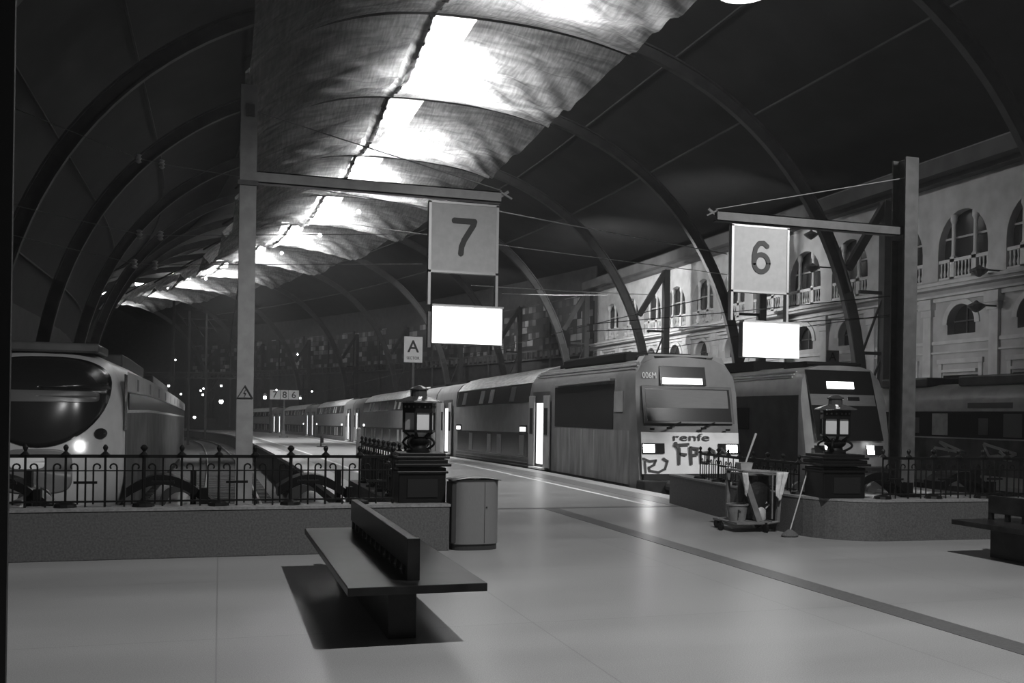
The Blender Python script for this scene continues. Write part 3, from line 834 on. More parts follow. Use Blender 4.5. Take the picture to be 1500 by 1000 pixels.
MB().bar((XC-.9, 23.4, 3.22), (XC+.9, 23.4, 3.22), .06).box(XC-.85, XC+.85, 23.5, 24.6, 3.1, 3.28).build('roof_rail', 'iron_matt', cC)
MB().box(XC-1.3, XC+1.3, 22.2, 22.9, -.85, .35).box(XC-.2, XC+.2, 21.7, 22.3, -.4, -.1).build('buffer_beam', 'train_under', cC, bevel=.03)

# ---- train A: rounded nose on the left
XA = -3.32; HA = 1.45
tA = thing('rounded_nose_train', (XA, 20, ZR), 'train with big oval windscreen and one bright headlight at far left', 'train')
PA = [(1.25, -.82), (1.40, -.2), (1.45, .4), (1.45, 1.9), (1.38, 2.35), (1.2, 2.62), (.9, 2.74), (.0001, 2.78)]
zc = .99; hz = 1.84
def outlineA(th):        # superellipse cross-section of the nose
    c_, s_ = math.cos(th), math.sin(th)
    return math.copysign(abs(c_)**(2/3.4), c_), math.copysign(abs(s_)**(2/3.4), s_)
YN = 19.55
def noseY(u, w):         # u,w in [-1,1] -> depth of nose surface
    r = (abs(u)**3.4+abs(w)**3.4)**(1/3.4)
    return YN+.35*r**2+.95*max(0, min(r, 1))**7+.32*(w+1)*.5*(1 if w > 0 else 1)*0.8
rings = []; nR = 18; nT = 64
for i in range(nR+1):
    r = (i/nR)**.8 if i else .0001
    R = []
    for k in range(nT):
        a, b_ = outlineA(2*PI*k/nT); u, w_ = a*r, b_*r
        R.append((XA+u*HA, noseY(u, w_), zc+w_*hz))
    rings.append(R)
last = [(XA+outlineA(2*PI*k/nT)[0]*HA, 0, zc+outlineA(2*PI*k/nT)[1]*hz) for k in range(nT)]
for i in range(14): rings.append([(x, 21.3+i*3.3, z) for x, y, z in last])
vs = [p for R in rings for p in R]; fs = []
for i in range(len(rings)-1):
    for j in range(nT): fs.append((i*nT+j, i*nT+(j+1) % nT, (i+1)*nT+(j+1) % nT, (i+1)*nT+j))
fs.append(tuple(range(nT))); fs.append(tuple((len(rings)-1)*nT+j for j in reversed(range(nT))))
cA = MB().add(vs, fs).build('body', 'nose_white', tA, warp=warpH, smooth=True)
def nose_patch(name, m, cx, cz, rx, rz, e, off, parent=cA, clip=None, lo=None):
    rows = []; 
    for i in range(15):
        r = i/14 if i else .001; R = []
        for k in range(49):
            t = 2*PI*k/48; c_, s_ = math.cos(t), math.sin(t)
            ee = e if s_ > 0 or not lo else lo[1]; rzz = rz if s_ > 0 or not lo else lo[0]
            x = cx+rx*r*math.copysign(abs(c_)**(2/ee), c_); z = cz+rzz*r*math.copysign(abs(s_)**(2/ee), s_)
            if clip: z = min(max(z, clip[0]), clip[1])
            u, w_ = (x-XA)/HA, (z-zc)/hz
            R.append((x, noseY(u, w_)-off, z))
        rows.append(R)
    return MB().grid(rows).build(name, m, parent, smooth=True, solid=.012)
nose_patch('windshield', 'train_glass', XA+.08, 2.02, 1.17, .62, 2.8, .03, lo=(1.12, 1.95))
nose_patch('sun_blind', 'window_grey', XA+.08, 1.86, 1.0, .11, 6, .045)
text('2M', 'unit_number', 'cloth', cA, (XA-.55, YN+.05, 2.32), .09, depth=.10)
nose_patch('headlight', 'headlight_a', XA+.80, .92, .05, .06, 2, .05)
nose_patch('lamp_recess', 'train_glass', XA+1.12, 1.16, .10, .10, 2, .05)
nose_patch('coupler_hatch', 'train_grey', XA+.05, .45, .62, .42, 4, .012)
nose_patch('coupler_plate', 'train_white', XA-.1, .62, .30, .13, 4, .03)
SA = XA+HA
def slabR(z0, z1, y0, y1, m, name, t=.012, parent=cA, x=SA):
    return MB().box(x, x+t, y0, y1, z0, z1, max(1, int((y1-y0)/3))).build(name, m, parent, warp=warpH)
slabR(-.6, 1.55, 21.3, 64, 'graffiti_side', 'graffitied_side')
slabR(1.55, 1.62, 21.6, 64, 'train_light', 'light_stripe', .014)
slabR(1.62, 1.98, 22.0, 64, 'train_glass', 'window_band', .014)
slabR(1.2, 2.35, 20.95, 21.5, 'train_glass', 'cab_side_window', .014)
slabR(2.0, 2.42, 21.6, 66, 'train_light', 'cantrail_band', .013)
for k in range(9): slabR(2.05, 2.33, 24.0+k*4.1, 24.5+k*4.1, 'train_grey_dark', 'vent', .016)
MB().box(XA-1.0, XA+1.0, 20.6, 22.3, 2.74, 2.93).build('roof_unit', 'train_grey_dark', cA, bevel=.04)
MB().box(XA-.95, XA+.95, 26, 33, 2.7, 3.02, 4).box(XA-.95, XA+.95, 38, 50, 2.7, 3.0, 5).build('roof_unit', 'train_grey_dark', cA, warp=warpH, bevel=.04)
MB().box(XA-1.1, XA+1.1, 20.4, 22.6, -.85, -.5).build('skirt', 'train_under', cA)

# ---- train D: side view at the far right
XD = 24.0
tD = thing('side_view_train', (XD+1.4, 30, ZR), 'graffiti-covered single-deck train seen side-on at far right under the facade', 'train')
PD = [(1.25, -.82), (1.38, 0), (1.4, .4), (1.4, 2.35), (1.3, 2.62), (1.0, 2.85), (.5, 2.95), (.0001, 2.98)]
cD = MB().prism(sect(PD, XD+1.4), 'y', 16, 58, 14).build('body', 'train_light', tD, warp=warpB, smooth=True)
slab(MB(), XD, -.3, XD, 1.05, 16, 42, ny=4).build('graffitied_side', 'graffiti_side', cD, warp=warpB)
slab(MB(), XD, 1.1, XD, 1.98, 16, 42, .008, ny=4).build('window_band', 'train_glass', cD, warp=warpB)
for k in range(7):
    y = 17.5+k*3.2
    slab(MB(), XD-.012, 1.15, XD-.012, 1.9, y, y+.75, ny=1).build('seat_back', 'cabin_panel' if k % 2 else 'window_grey', cD)
    slab(MB(), XD-.012, 1.2, XD-.012, 1.75, y+1.4, y+1.8, ny=1).build('seat_back', 'window_grey', cD)
slab(MB(), XD, 2.08, XD, 2.26, 24.3, 26.2, ny=1).build('destination_box', 'window_grey', cD)
slab(MB(), XD, 2.0, XD, 2.25, 28.8, 29.6, ny=1).build('side_display', 'train_glass', cD)
r = MB()
for a, b_ in ((17, 22), (23.5, 27), (28.5, 31), (34, 40)): r.box(XD+.3, XD+2.5, a, b_, 2.85, 3.2)
r.build('air_conditioner', 'train_grey_dark', cD, bevel=.06)
for k, (y, z, m) in enumerate(((18, .7, 'graffiti_light'), (19.6, .4, 'graffiti_light'), (21.2, .8, 'graffiti_light'), (23, .5, 'graffiti_light'), (24.8, .7, 'graffiti_light'), (27, .6, 'graffiti_light'))):
    mb = MB(); rr = random.Random(k); p0 = (y, z)
    for q in range(7):
        p1 = (y+rr.uniform(-.8, .8), z+rr.uniform(-.35, .35)); mb.bar((XD-.02, p0[0], p0[1]), (XD-.02, p1[0], p1[1]), .02, .09); p0 = p1
    mb.build('graffiti', m, cD)

# ================================================================== TRACKS
def track(xc, y0, y1, wp, label):
    t = thing('railway_track', (xc, y0, -1.12), label, 'track')
    for dx in (-.78, .78):
        MB().box(xc+dx-.035, xc+dx+.035, y0, y1, -1.08, -.93, 60).build('rail', 'steel_rail', t, warp=wp)
    s = MB(); y = y0+.3; k = 0
    while k < 95 and y < y1: 
        s.box(xc-1.25, xc+1.25, y, y+.24, -1.13, -1.075); y += .65; k += 1
    o = s.build('sleepers', 'sleeper', t, warp=wp); o['kind'] = 'stuff'
    return t
track(.35, 17.5, 180, warpH, 'empty track between the left train and the platform, ending at black buffers')
track(XA, 15, 180, warpH, 'track running under the oval-windscreen train at far left')
track(XB, 15, 180, warpB, 'track running under the double-deck train')
track(XC, 15, 150, warpB, 'track running under the train with the tall dark windscreen')

# hydraulic buffer stops
def buffer_stop(x, label, s=1):
    t = thing('buffer_stop', (x, 12.9, -1.12), label, 'buffer stop', 'buffers at the track ends')
    MB().box(x-.42, x+.46, 12.3, 13.0, -1.12, .08).box(x-.48, x+.52, 12.1, 13.1, -1.12, -.3).build('block', 'iron', t, bevel=.03)
    a = MB(); P = []
    for k in range(13):
        u = k/12; P.append((x-.50+u*1.05, .40+.44*math.sin(PI*(.22+.72*u))))
    poly = P+[(y, z-.12) for y, z in reversed(P)]
    a.prism(poly, 'y', 12.5, 12.95); a.build('arched_cover', 'iron', t)
    MB().tube([(x+.06, 12.35, .32), (x+.06, 14.2, .32)], .17, 20).build('cylinder', 'bin_steel', t, smooth=True)
    MB().tube([(x, 14.2, .30), (x, 14.7, .30)], .09, 12).tube([(x, 14.7, .30), (x, 14.78, .30)], .24, 18).build('plunger', 'steel_rail', t, smooth=True)
    for x0_, x1_, a_, h_ in ((x+.36, x+.44, 12.4, .68), (x+.50, x+.58, 12.4, .50), (x+.24, x+.31, 12.6, .88)): MB().box(x0_, x1_, a_, a_+.13, .05, h_).build('bolt_post', 'iron', t)
    MB().box(x-.2, x+.2, 13.3, 14.3, -1.12, .05).build('bed_frame', 'iron', t)
for x, l in ((-.58, 'left of the two black hydraulic buffers ending the empty track'), (1.22, 'right of the two black hydraulic buffers, beside the platform corner'),
             (-4.1, 'leftmost black buffer, below the oval windscreen train'), (-2.45, 'black buffer under the headlight of the oval windscreen train'),
             (9.9, 'left black buffer in front of the double-deck train'), (11.5, 'right black buffer in front of the double-deck train')):
    buffer_stop(x, l)

# ================================================================== RAILINGS
def railing(pts, label, name='iron_railing', zb=.56, zt=1.12, step=.40, shoes=True):
    t = thing(name, (pts[0][0], pts[0][1], zb), label, 'railing', 'wrought iron railings')
    P = [Vector((x, y, 0)) for x, y in pts]
    seg = [(P[i+1]-P[i]).length for i in range(len(P)-1)]; total = sum(seg)
    def at(d):
        d = max(0, min(total-1e-6, d))
        for i, s_ in enumerate(seg):
            if d <= s_: return P[i].lerp(P[i+1], d/s_), (P[i+1]-P[i]).normalized()
            d -= s_
        return P[-1], (P[-1]-P[-2]).normalized()
    for nm, z, r in (('top_rail', zt, .018), ('middle_rail', zt-.16, .007), ('bottom_rail', zb+.06, .010)):
        m = MB()
        for a, b_ in zip(P, P[1:]): m.bar((a.x, a.y, z), (b_.x, b_.y, z), r*2, r*2.2)
        m.build(nm, 'iron', t)
    n = int(total/step)
    for i in range(n+1):
        p, dr = at(i*total/n); big = i % 4 == 2
        r = .020 if big else .013; fr = .038 if big else .026
        m = MB().tube([(p.x, p.y, zb), (p.x, p.y, zt)], r, 6)
        m.lathe([(.055, zt+.015), (.03, zt+.04), (.014, zt+.055), (fr, zt+.085), (fr*1.1, zt+.1), (fr*.5, zt+.125), (.002, zt+.13)], (p.x, p.y, 0), 10)
        if shoes and i % 2 == 0: m.lathe([(.12, zb), (.11, zb+.035), (.03, zb+.06)], (p.x, p.y, 0), 10)
        m.build('post', 'iron', t)
        if i == n: break
        m = MB(); 
        for f_, sg in ((.30, -1), (.70, 1)):
            q, d2 = at((i+f_)*total/n); pts_ = [(q.x, q.y, zb+.03), (q.x, q.y, zt-.13)]
            rad = .035
            for k in range(7):
                a = PI*k/6; off = sg*rad*(1-math.cos(a)); pts_.append((q.x+d2.x*off, q.y+d2.y*off, zt-.12+rad*math.sin(a)))
            pts_.append((q.x+d2.x*sg*rad*1.7, q.y+d2.y*sg*rad*1.7, zt-.14))
            m.tube(pts_, .0095, 6)
        q, d2 = at((i+.5)*total/n); m.tube([(q.x, q.y, zb), (q.x, q.y, zt)], .010, 6)
        if i % 2 == 0:
            c_, _ = at((i+.5)*total/n); m.obox((c_.x, c_.y, zb+.27), (.24, .03, .028), rz=math.atan2(dr.y, dr.x))
        m.build('scroll_bars', 'iron', t)
    return t
railing([(-8.0, 11.4), (2.0, 11.4)], 'black scroll railing on the left parapet in front of the empty track')
railing([(2.28, 12.1), (2.28, 16.0)], 'black scroll railing running back from the left lantern pedestal along the platform edge', zb=.5)
railing([(8.2, 15.3), (8.02, 13.8), (8.02, 12.0)], 'black scroll railing along the right parapet, in front of the double-deck train', zt=1.0)
railing([(8.75, 11.10), (13.6, 10.9), (21, 10.5)], 'black scroll railing on the right parapet, beside the right lantern and numeral 6 post')

# ================================================================== LANTERNS ON PEDESTALS
def lantern_assembly(x, y, rz, lab_p, lab_l, w=.62):
    p = thing('pedestal', (x, y, .56), lab_p, 'pedestal', 'black lantern pedestals')
    MB().obox((x, y, .56+.18), (w*.94, .55, .36), rz).build('base', 'iron', p, bevel=.012)
    q = MB()
    for z, s_, h in ((.93, 1.02, .03), (.965, .94, .04), (1.02, 1.12, .035), (1.06, 1.0, .05), (1.11, 1.06, .03), (1.14, .92, .05)):
        q.obox((x, y, z), (w*s_, .55*s_+.04, h), rz)
    q.build('moulding', 'iron', p, bevel=.008)
    q = MB().obox((x, y-.28, .74), (w*.6, .02, .22), rz); q.build('inset_panel', 'iron_matt', p)
    zb = 1.165; rz0 = .12; g0 = zb+.26; g1 = zb+.50; R = .195
    l = thing('lantern', (x, y, zb), lab_l, 'lantern', 'black iron lanterns')
    MB().lathe([(.15, 0), (.15, .03), (.11, .05), (.10, .09), (.14, .12), (.15, .15), (.10, .18), (.08, .20)], (x, y, zb), 18).build('stem', 'iron', l, smooth=True)
    for k in range(4):
        a = PI/4+k*PI/2; q = MB(); pts = []
        for j in range(10):
            u = j/9; rr = .10+.13*math.sin(PI*u*.9); pts.append((x+rr*math.cos(a), y+rr*math.sin(a), zb+.03+.16*u))
        q.tube(pts, .016, 6).sphere((pts[-1][0], pts[-1][1], pts[-1][2]), .03, 8).build('scroll_bracket', 'iron', l)
    MB().lathe([(.10, .19), (R-.005, .26), (R-.005, .50)], (x, y, zb), 6, rot=rz0).build('lantern_glass', 'lamp_glass', l)
    fr = MB()
    for k in range(6):
        a = k*PI/3+rz0; c_, s_ = math.cos(a), math.sin(a)
        fr.bar((x+R*c_, y+R*s_, g0-.01), (x+R*c_, y+R*s_, g1), .03); fr.bar((x+.105*c_, y+.105*s_, zb+.19), (x+R*c_, y+R*s_, g0), .028)
        a2 = a+PI/3; c2, s2 = math.cos(a2), math.sin(a2)
        for z in (g0, g1): fr.bar((x+R*c_, y+R*s_, z), (x+R*c2, y+R*s2, z), .032)
    fr.build('lantern_frame', 'iron', l)
    q = MB().lathe([(R+.015, .50), (R+.02, .60), (R+.03, .61)], (x, y, zb), 6, rot=rz0)
    q.build('frieze', 'iron', l)
    q = MB()
    for k in range(18):
        a = 2*PI*k/18; q.sphere((x+(R+.015)*.93*math.cos(a), y+(R+.015)*.93*math.sin(a), zb+.56), .014, 6)
    q.build('rosettes', 'galv_dark', l)
    MB().lathe([(.30, .615), (.295, .63), (.14, .685), (.10, .69)], (x, y, zb), 6, rot=rz0).build('roof', 'iron_lantern', l)
    MB().lathe([(.10, .68), (.095, .76), (.115, .77), (.115, .785), (.04, .82), (.002, .825)], (x, y, zb), 14).build('chimney', 'iron_lantern', l, smooth=False)
mat('iron_lantern', .05, .18, spec=1.0)
lantern_assembly(2.36, 11.66, 0, 'black stepped pedestal on the left parapet behind the bin', 'black lantern with pale panes, left one, in front of the long train')
lantern_assembly(8.26, 11.5, -.12, 'black stepped pedestal on the right parapet behind the cleaning cart', 'black lantern with pale panes, right one, against the dark windscreen', w=.66)

# ================================================================== BENCHES
def bench(x0, y0, label, L=3.5):
    t = thing('bench', (x0+.5, y0+L/2, 0), label, 'bench', 'dark stone benches')
    MB().box(x0, x0+1.0, y0, y0+L, .375, .435).build('seat', 'bench_stone', t, bevel=.006)
    MB().box(x0+.462, x0+.535, y0+.22, y0+L-.1, .52, .735).build('backrest', 'bench_stone', t, bevel=.006)
    MB().box(x0+.450, x0+.545, y0+.20, y0+.26, .435, .74).build('end_plate', 'bench_stone', t, bevel=.004)
    y = y0+.5; 
    while y < y0+L-.1:
        MB().box(x0+.475, x0+.522, y, y+.05, .435, .53).build('support_stub', 'bench_stone', t); y += .26
    MB().box(x0+.33, x0+.54, y0+.28, y0+L-.28, 0, .375).build('pedestal', 'bench_stone', t, bevel=.006)
    return t
bench(.86, 6.62, 'dark polished bench with central backrest in the left foreground')
bench(8.66, 6.2, 'dark bench cut off by the right edge of the photo')

# ================================================================== BIN
bt = thing('litter_bin', (2.97, 11.4, 0), 'oval brushed steel litter bin at the end of the left parapet', 'bin')
def oval(w, d, z0, z1, cx, cy, n=28, e=3.0, mb=None, k0=0, k1=None):
    mb = mb or MB(); pts = []
    for k in range(n):
        a = 2*PI*k/n; c_, s_ = math.cos(a), math.sin(a)
        pts.append((cx+w/2*math.copysign(abs(c_)**(2/e), c_), cy+d/2*math.copysign(abs(s_)**(2/e), s_)))
    return mb.prism(pts, 'z', z0, z1)
BX, BY = 2.985, 11.40-.06
oval(.58, .36, 0, .075, BX, BY).build('base', 'bin_dark', bt)
oval(.60, .40, .075, .83, BX, BY).build('body', 'bin_steel', bt, smooth=True)
oval(.61, .41, .83, .845, BX, BY).build('rim', 'bin_dark', bt)
q = MB(); rows = []
for i in range(9):
    u = -1+2*i/8; rows.append([(BX+.30*u, BY-.19, .845+.035*(1-u*u)), (BX+.30*u, BY+.19, .845+.035*(1-u*u))])
q.grid(rows).build('lid', 'bin_steel', bt, smooth=True, solid=.012)
MB().box(BX-.305, BX-.235, BY-.15, BY+.15, .09, .82).build('side_panel', 'bin_dark', bt, bevel=.01)
MB().box(BX+.093, BX+.097, BY-.203, BY-.19, .09, .82).build('door_seam', 'bin_dark', bt)
MB().sphere((BX+.12, BY-.20, .52), .012, 8).build('lock', 'steel_rail', bt)

# ================================================================== SIGN GANTRIES
def gantry(px, label, direction, dig, wx=.14, wy=.14, paint='galv_paint'):
    y = 17.2; t = thing('sign_gantry', (px, y, -1.12), label, 'post', 'sign gantries')
    d = direction
    # H-section post
    h = MB(); h.box(px-wx, px+wx, y-wy, y-wy+.04, -1.12, 7.25).box(px-wx, px+wx, y+wy-.04, y+wy, -1.12, 7.25).box(px-.02, px+.02, y-wy+.04, y+wy-.04, -1.12, 7.25)
    h.build('post', paint, t, bevel=.004)
    x1 = px+d*4.55
    a = MB(); z = 5.70
    a.box(min(px, x1), max(px, x1), y-.09, y-.07, z-.11, z+.09).box(min(px, x1), max(px, x1), y-.09, y+.09, z+.07, z+.09).box(min(px, x1), max(px, x1), y-.09, y+.09, z-.11, z-.09)
    a.build('arm', paint, t)
    MB().bar((x1-d*.1, y, z-.05), (x1+d*.16, y, z+.12), .05).bar((x1-d*.02, y-.05, z+.10), (x1+d*.22, y-.05, z-.02), .03).build('arm_tip', paint, t)
    MB().tube([(px, y-.05, 6.85), (x1+d*.02, y-.05, z+.12)], .010, 6).build('tie_rod', 'wire', t)
    MB().box(px-.17, px+.17, y-.17, y+.17, z-.18, z-.1).build('clamp', 'galv_dark', t)
    MB().box(px-.05, px+.09, y-.2, y-.14, 6.7, 6.9).build('clamp', 'galv_dark', t)
    return t, x1
G7, x7 = gantry(.41, 'tall pale steel post at left whose arm carries the numeral 7 sign', 1, '7')
G6, x6 = gantry(14.02, 'tall steel post at right whose arm carries the numeral 6 sign', -1, '6', .165, .22, 'galv_paint_shaded')
# warning triangle on the left post
zt = 1.65+.3
tri = MB(); y = 17.045; c0 = (.41, 1.95)
pts = [(.41-.125, 1.86), (.41+.125, 1.86), (.41, 2.07), (.41-.125, 1.86)]
stroke(pts, .018, y-.008, y, tri); stroke([(.42, 2.0), (.395, 1.95), (.425, 1.94), (.405, 1.89)], .012, y-.008, y, tri)
tri.build('warning_triangle', 'sign_ink', G7)
def number_sign(x0, x1, z0, z1, label, digit, lower):
    y = 17.2; t = thing('platform_sign', ((x0+x1)/2, y, z0), label, 'sign', 'platform number signs')
    MB().box(x0+.03, x1-.03, y-.05, y+.05, z0+.03, z1-.03).build('panel', 'sign_face', t)
    MB().box(x0, x0+.05, y-.06, y+.06, lower, z1).box(x1-.05, x1, y-.06, y+.06, lower, z1).box(x0, x1, y-.06, y+.06, z0-.01, z0+.03).box(x0, x1, y-.06, y+.06, z1-.03, z1+.01).build('frame', 'sign_frame', t)
    return t
s7 = number_sign(3.60, 4.93, 4.24, 5.53, 'square sign with a large dark numeral 7 hanging from the left gantry', '7', 3.64)
cx = 4.27; y0 = 17.2-.062; w = .10
stroke([(cx-.19, 5.20), (cx+.19, 5.20), (cx+.17, 5.13), (cx+.0, 4.85), (cx-.05, 4.72), (cx-.06, 4.60)], .105, y0, y0+.01).build('numeral', 'sign_ink', s7)
s6 = number_sign(9.82, 11.15, 4.20, 5.55, 'square sign with a large dark numeral 6 hanging from the right gantry', '6', 3.62)
cx = 10.50; pts = []
for k in range(21):
    a = 2*PI*k/20; pts.append((cx+.165*math.cos(a), 4.80+.175*math.sin(a)))
mb = stroke(pts, .10, y0, y0+.01)
stroke([(cx+.13, 5.15), (cx+.05, 5.21), (cx-.05, 5.20), (cx-.13, 5.10), (cx-.165, 4.95), (cx-.165, 4.8)], .10, y0, y0+.01, mb)
mb.build('numeral', 'sign_ink', s6)
def screen(x0, x1, z0, z1, tilt, label):
    y = 17.05; xc, zc_ = (x0+x1)/2, (z0+z1)/2
    t = thing('display_screen', (xc, y, z0), label, 'screen', 'platform screens')
    MB().obox((xc, y+.08, zc_), (x1-x0, .16, z1-z0), rx=tilt).build('casing', 'galv_dark', t, bevel=.01)
    MB().obox((xc, y-.02, zc_), (x1-x0-.02, .03, z1-z0-.02), rx=tilt).build('lit_panel', 'screen_white', t)
    MB().obox((xc, y+.02, z1+.015), (x1-x0+.02, .2, .03)).build('hood', 'sign_frame', t)
screen(3.66, 4.99, 2.92, 3.60, 0, 'blank glowing white screen hanging below the numeral 7 sign')
screen(10.04, 11.34, 2.87, 3.58, 0, 'blank glowing white screen hanging below the numeral 6 sign')
MB().box(3.60, 3.66, 17.1, 17.22, 2.85, 3.5).build('hanger', 'galv_dark', s7)

# sector sign A and its post
t = thing('sector_sign', (6.42, 33, 0), 'small pale sign with dark letter A on a post behind the left lantern', 'sign')
MB().tube([(6.44, 33.05, -.06), (6.44, 33.05, 3.5)], .07, 10).build('post', 'galv_dark', t)
MB().box(6.11, 6.76, 32.96, 33.0, 3.41, 4.31).build('panel', 'train_white', t)
text('A', 'letter', 'sign_ink', t, (6.43, 32.955, 3.97), .42, depth=.006, sharp=.012)
text('SECTOR', 'word', 'sign_ink', t, (6.43, 32.955, 3.56), .10, width=.45, depth=.006)
t = thing('sector_sign', (19.7, 30, 0), 'small dark sign with letter A above the roof of the dark-windscreen train', 'sign')
def aty(px, py, Y):
    u = px-750; v = 606.5-py; cr, sr = math.cos(ROLL), math.sin(ROLL); a, b_ = (u*cr-v*sr)/1400, (u*sr+v*cr)/1400
    s_, c_ = math.sin(YAW), math.cos(YAW); dx, dy = s_+a*c_, c_-a*s_; k = Y/dy; return dx*k, 1.65+b_*k
ax, az = aty(1219, 522, 30)
MB().tube([(ax, 30.03, 0), (ax, 30.03, az)], .06, 8).build('post', 'galv_dark', t)
MB().box(ax-.27, ax+.27, 29.97, 30.0, az-.25, az+.22).build('panel', 'cabin_panel', t)
text('A', 'letter', 'train_glass', t, (ax, 29.965, az), .30, depth=.004)
# track direction sign 7 8 6
YS = 84; zs = dz(YS)
t = thing('track_direction_sign', (6.2, YS, zs), 'three-part 7 8 6 sign on a thin post far along the platform', 'sign')
cx, cz = aty(416.5, 578, YS)
MB().box(cx-.06, cx+.06, YS-.02, YS+.06, zs, cz-.35).box(cx-.35, cx+.35, YS-.3, YS+.3, zs, zs+.14).box(cx-.2, cx+.1, YS-.2, YS+.1, zs+.1, zs+.6).build('post', 'galv_dark', t)
for dx, w_, ch in ((-.77, .86, '7'), (.02, .62, '8'), (.79, .86, '6')):
    p = MB().box(cx+dx-w_/2, cx+dx+w_/2, YS-.05, YS, cz-.40, cz+.40).build('panel', 'train_white', t)
    text(ch, 'numeral', 'sign_ink', p, (cx+dx, YS-.06, cz), .56, depth=.006, sharp=.01)

# platform bollards
o = thing('bollard', (aty(525, 668, 36)[0], 36, dz(36)), 'slim pale post standing on the platform left of the left lantern', 'bollard')
bx, _ = aty(525, 668, 36); zb_ = dz(36)
MB().lathe([(.09, 0), (.09, 1.1), (.06, 1.14), (.02, 1.15)], (bx, 36, zb_), 12).build('shaft', 'galv_paint', o)
YB = 53; bx, _ = aty(470, 652, YB); zb_ = dz(YB)
o = thing('platform_stand', (bx, YB, zb_), 'small dark stand on a flat foot, alone on the far platform', 'stand')
MB().box(bx-.22, bx+.18, YB-.2, YB+.2, zb_, zb_+.04).build('foot', 'iron', o)
MB().box(bx-.03, bx+.03, YB-.05, YB+.05, zb_+.04, zb_+.58).box(bx-.0, bx+.14, YB-.05, YB+.05, zb_+.22, zb_+.5).build('body', 'iron', o)

# ================================================================== CLEANING CART
cx, cy = 7.48, 12.35
t = thing('cleaning_cart', (cx, cy, 0), 'janitor cart with bag, tray and hanging cloths against the right parapet', 'cart')
a = MB(); a.tube([(7.02, 12.5, .16), (7.18, 12.22, .12), (7.55, 12.15, .12), (7.72, 12.05, .16)], .018, 8).tube([(7.12, 12.75, .14), (7.7, 12.7, .14)], .018, 8)
a.box(7.08, 7.75, 12.1, 12.8, .12, .15)
a.build('base_frame', 'cart_grey', t)
MB().bar((7.50, 12.2, .15), (7.28, 12.3, .86), .09, .05).build('upright', 'cart_grey', t)
MB().bar((7.74, 12.1, .15), (7.78, 12.1, .86), .05, .05).build('upright', 'cart_grey', t)
MB().bar((7.3, 12.75, .15), (7.3, 12.75, .86), .05, .05).build('upright', 'cart_grey', t)
MB().tube([(7.24, 12.2, .88), (7.86, 12.05, .86), (7.86, 12.5, .86), (7.24, 12.7, .88), (7.24, 12.2, .88)], .016, 8).box(7.26, 7.84, 12.18, 12.6, .82, .845).build('tray', 'cart_grey', t)
MB().lathe([(.16, .17), (.24, .3), (.25, .6), (.21, .78), (.22, .815)], (7.56, 12.46, 0), 18, sx=1, sy=.9).build('rubbish_bag', 'bag_black', t, smooth=True)
MB().tube([(7.62, 12.05, .85), (7.62, 12.05, .2)], .012).build('side_tube', 'cart_grey', t)
for i, (x, y) in enumerate(((7.02, 12.45), (7.55, 12.1), (7.15, 12.8), (7.75, 12.65))):
    MB().tube([(x-.02, y, .06), (x+.02, y, .06)], .06, 16).bar((x, y, .06), (x, y, .14), .03).build('wheel', 'iron', t)
o = thing('mop_bucket', (7.22, 12.32, .15), 'grey round bucket on the lower left of the cleaning cart', 'bucket')
MB().lathe([(.12, 0), (.15, .22), (.165, .23), (.165, .25), (.14, .25), (.12, .05)], (7.22, 12.34, .15), 20).build('pail', 'bucket', o, smooth=True)
MB().tube([(7.06, 12.34, .39), (7.22, 12.2, .42), (7.38, 12.34, .39)], .006, 6).build('handle', 'steel_rail', o)
stroke([(7.16, .22), (7.16, .32), (7.19, .30)], .012, 12.19, 12.2).build('mark', 'sign_ink', o)
o = thing('cleaning_jug', (7.56, 12.3, .15), 'pale plastic jug beside the bucket on the cleaning cart', 'jug')
MB().lathe([(.08, 0), (.10, .03), (.095, .16), (.05, .21), (.03, .22), (.03, .25)], (7.56, 12.3, .15), 14).build('container', 'bucket_light', o, smooth=True)
MB().tube([(7.60, 12.28, .36), (7.66, 12.26, .42), (7.70, 12.26, .38), (7.64, 12.26, .33)], .01, 6).build('handle', 'bucket_light', o)
o = MB(); o.lathe([(.085, 0), (.11, .13), (.12, .135)], (0, 0, 0), 4, rot=PI/4, sx=1.3)
bk = MB(); bk.v = [(x+7.36, y+12.4, z+.86) for x, y, z in o.v]; bk.f = o.f
tag(bk.build('tray_box', 'bucket_light', loc=(7.36, 12.4, .86)), 'pale square tub standing on top of the cleaning cart', 'tub')
o = MB().tube([(7.38, 12.4, .98), (7.58, 12.45, 1.42)], [.012, .018], 8).build('brush_handle', 'wood_stick', loc=(7.38, 12.4, .98))
tag(o, 'pale stick rising from the tub on the cleaning cart', 'stick')
def cloth(x, y, w, h, label, z=.875, seed=0, skew=0):
    rr = random.Random(seed); rows = []
    for i in range(13):
        v = i/12; ww = w*(1-.55*v**1.4); R = []
        for j in range(11):
            u = j/10-.5; R.append((x+u*ww+skew*v, y-.03-.02*math.sin(u*14+v*3+seed)-.015*v, z-h*v*(1-.25*abs(u)*(.5+v))))
        rows.append(R)
    o = MB().grid(rows).build('cleaning_cloth', 'cloth', loc=(x, y, z), smooth=True, solid=.008)
    tag(o, label, 'cloth', 'cloths on the cleaning cart')
cloth(7.75, 12.04, .20, .42, 'large pale cloth hanging from the right of the cart tray', seed=2, skew=-.05)
cloth(7.24, 12.18, .09, .34, 'narrow pale cloth hanging from the left of the cart', z=.86, seed=5)
o = thing('mop', (7.93, 11.62, 0), 'mop leaning beside the cleaning cart with its head on the floor', 'mop')
mp_, mz = aty(1157, 778, 11.6); mt, mtz = aty(1182, 690, 11.75)
MB().tube([(mp_, 11.6, max(.08, mz)), (mt, 11.74, mtz)], .010, 8).build('handle', 'wood_stick', o)
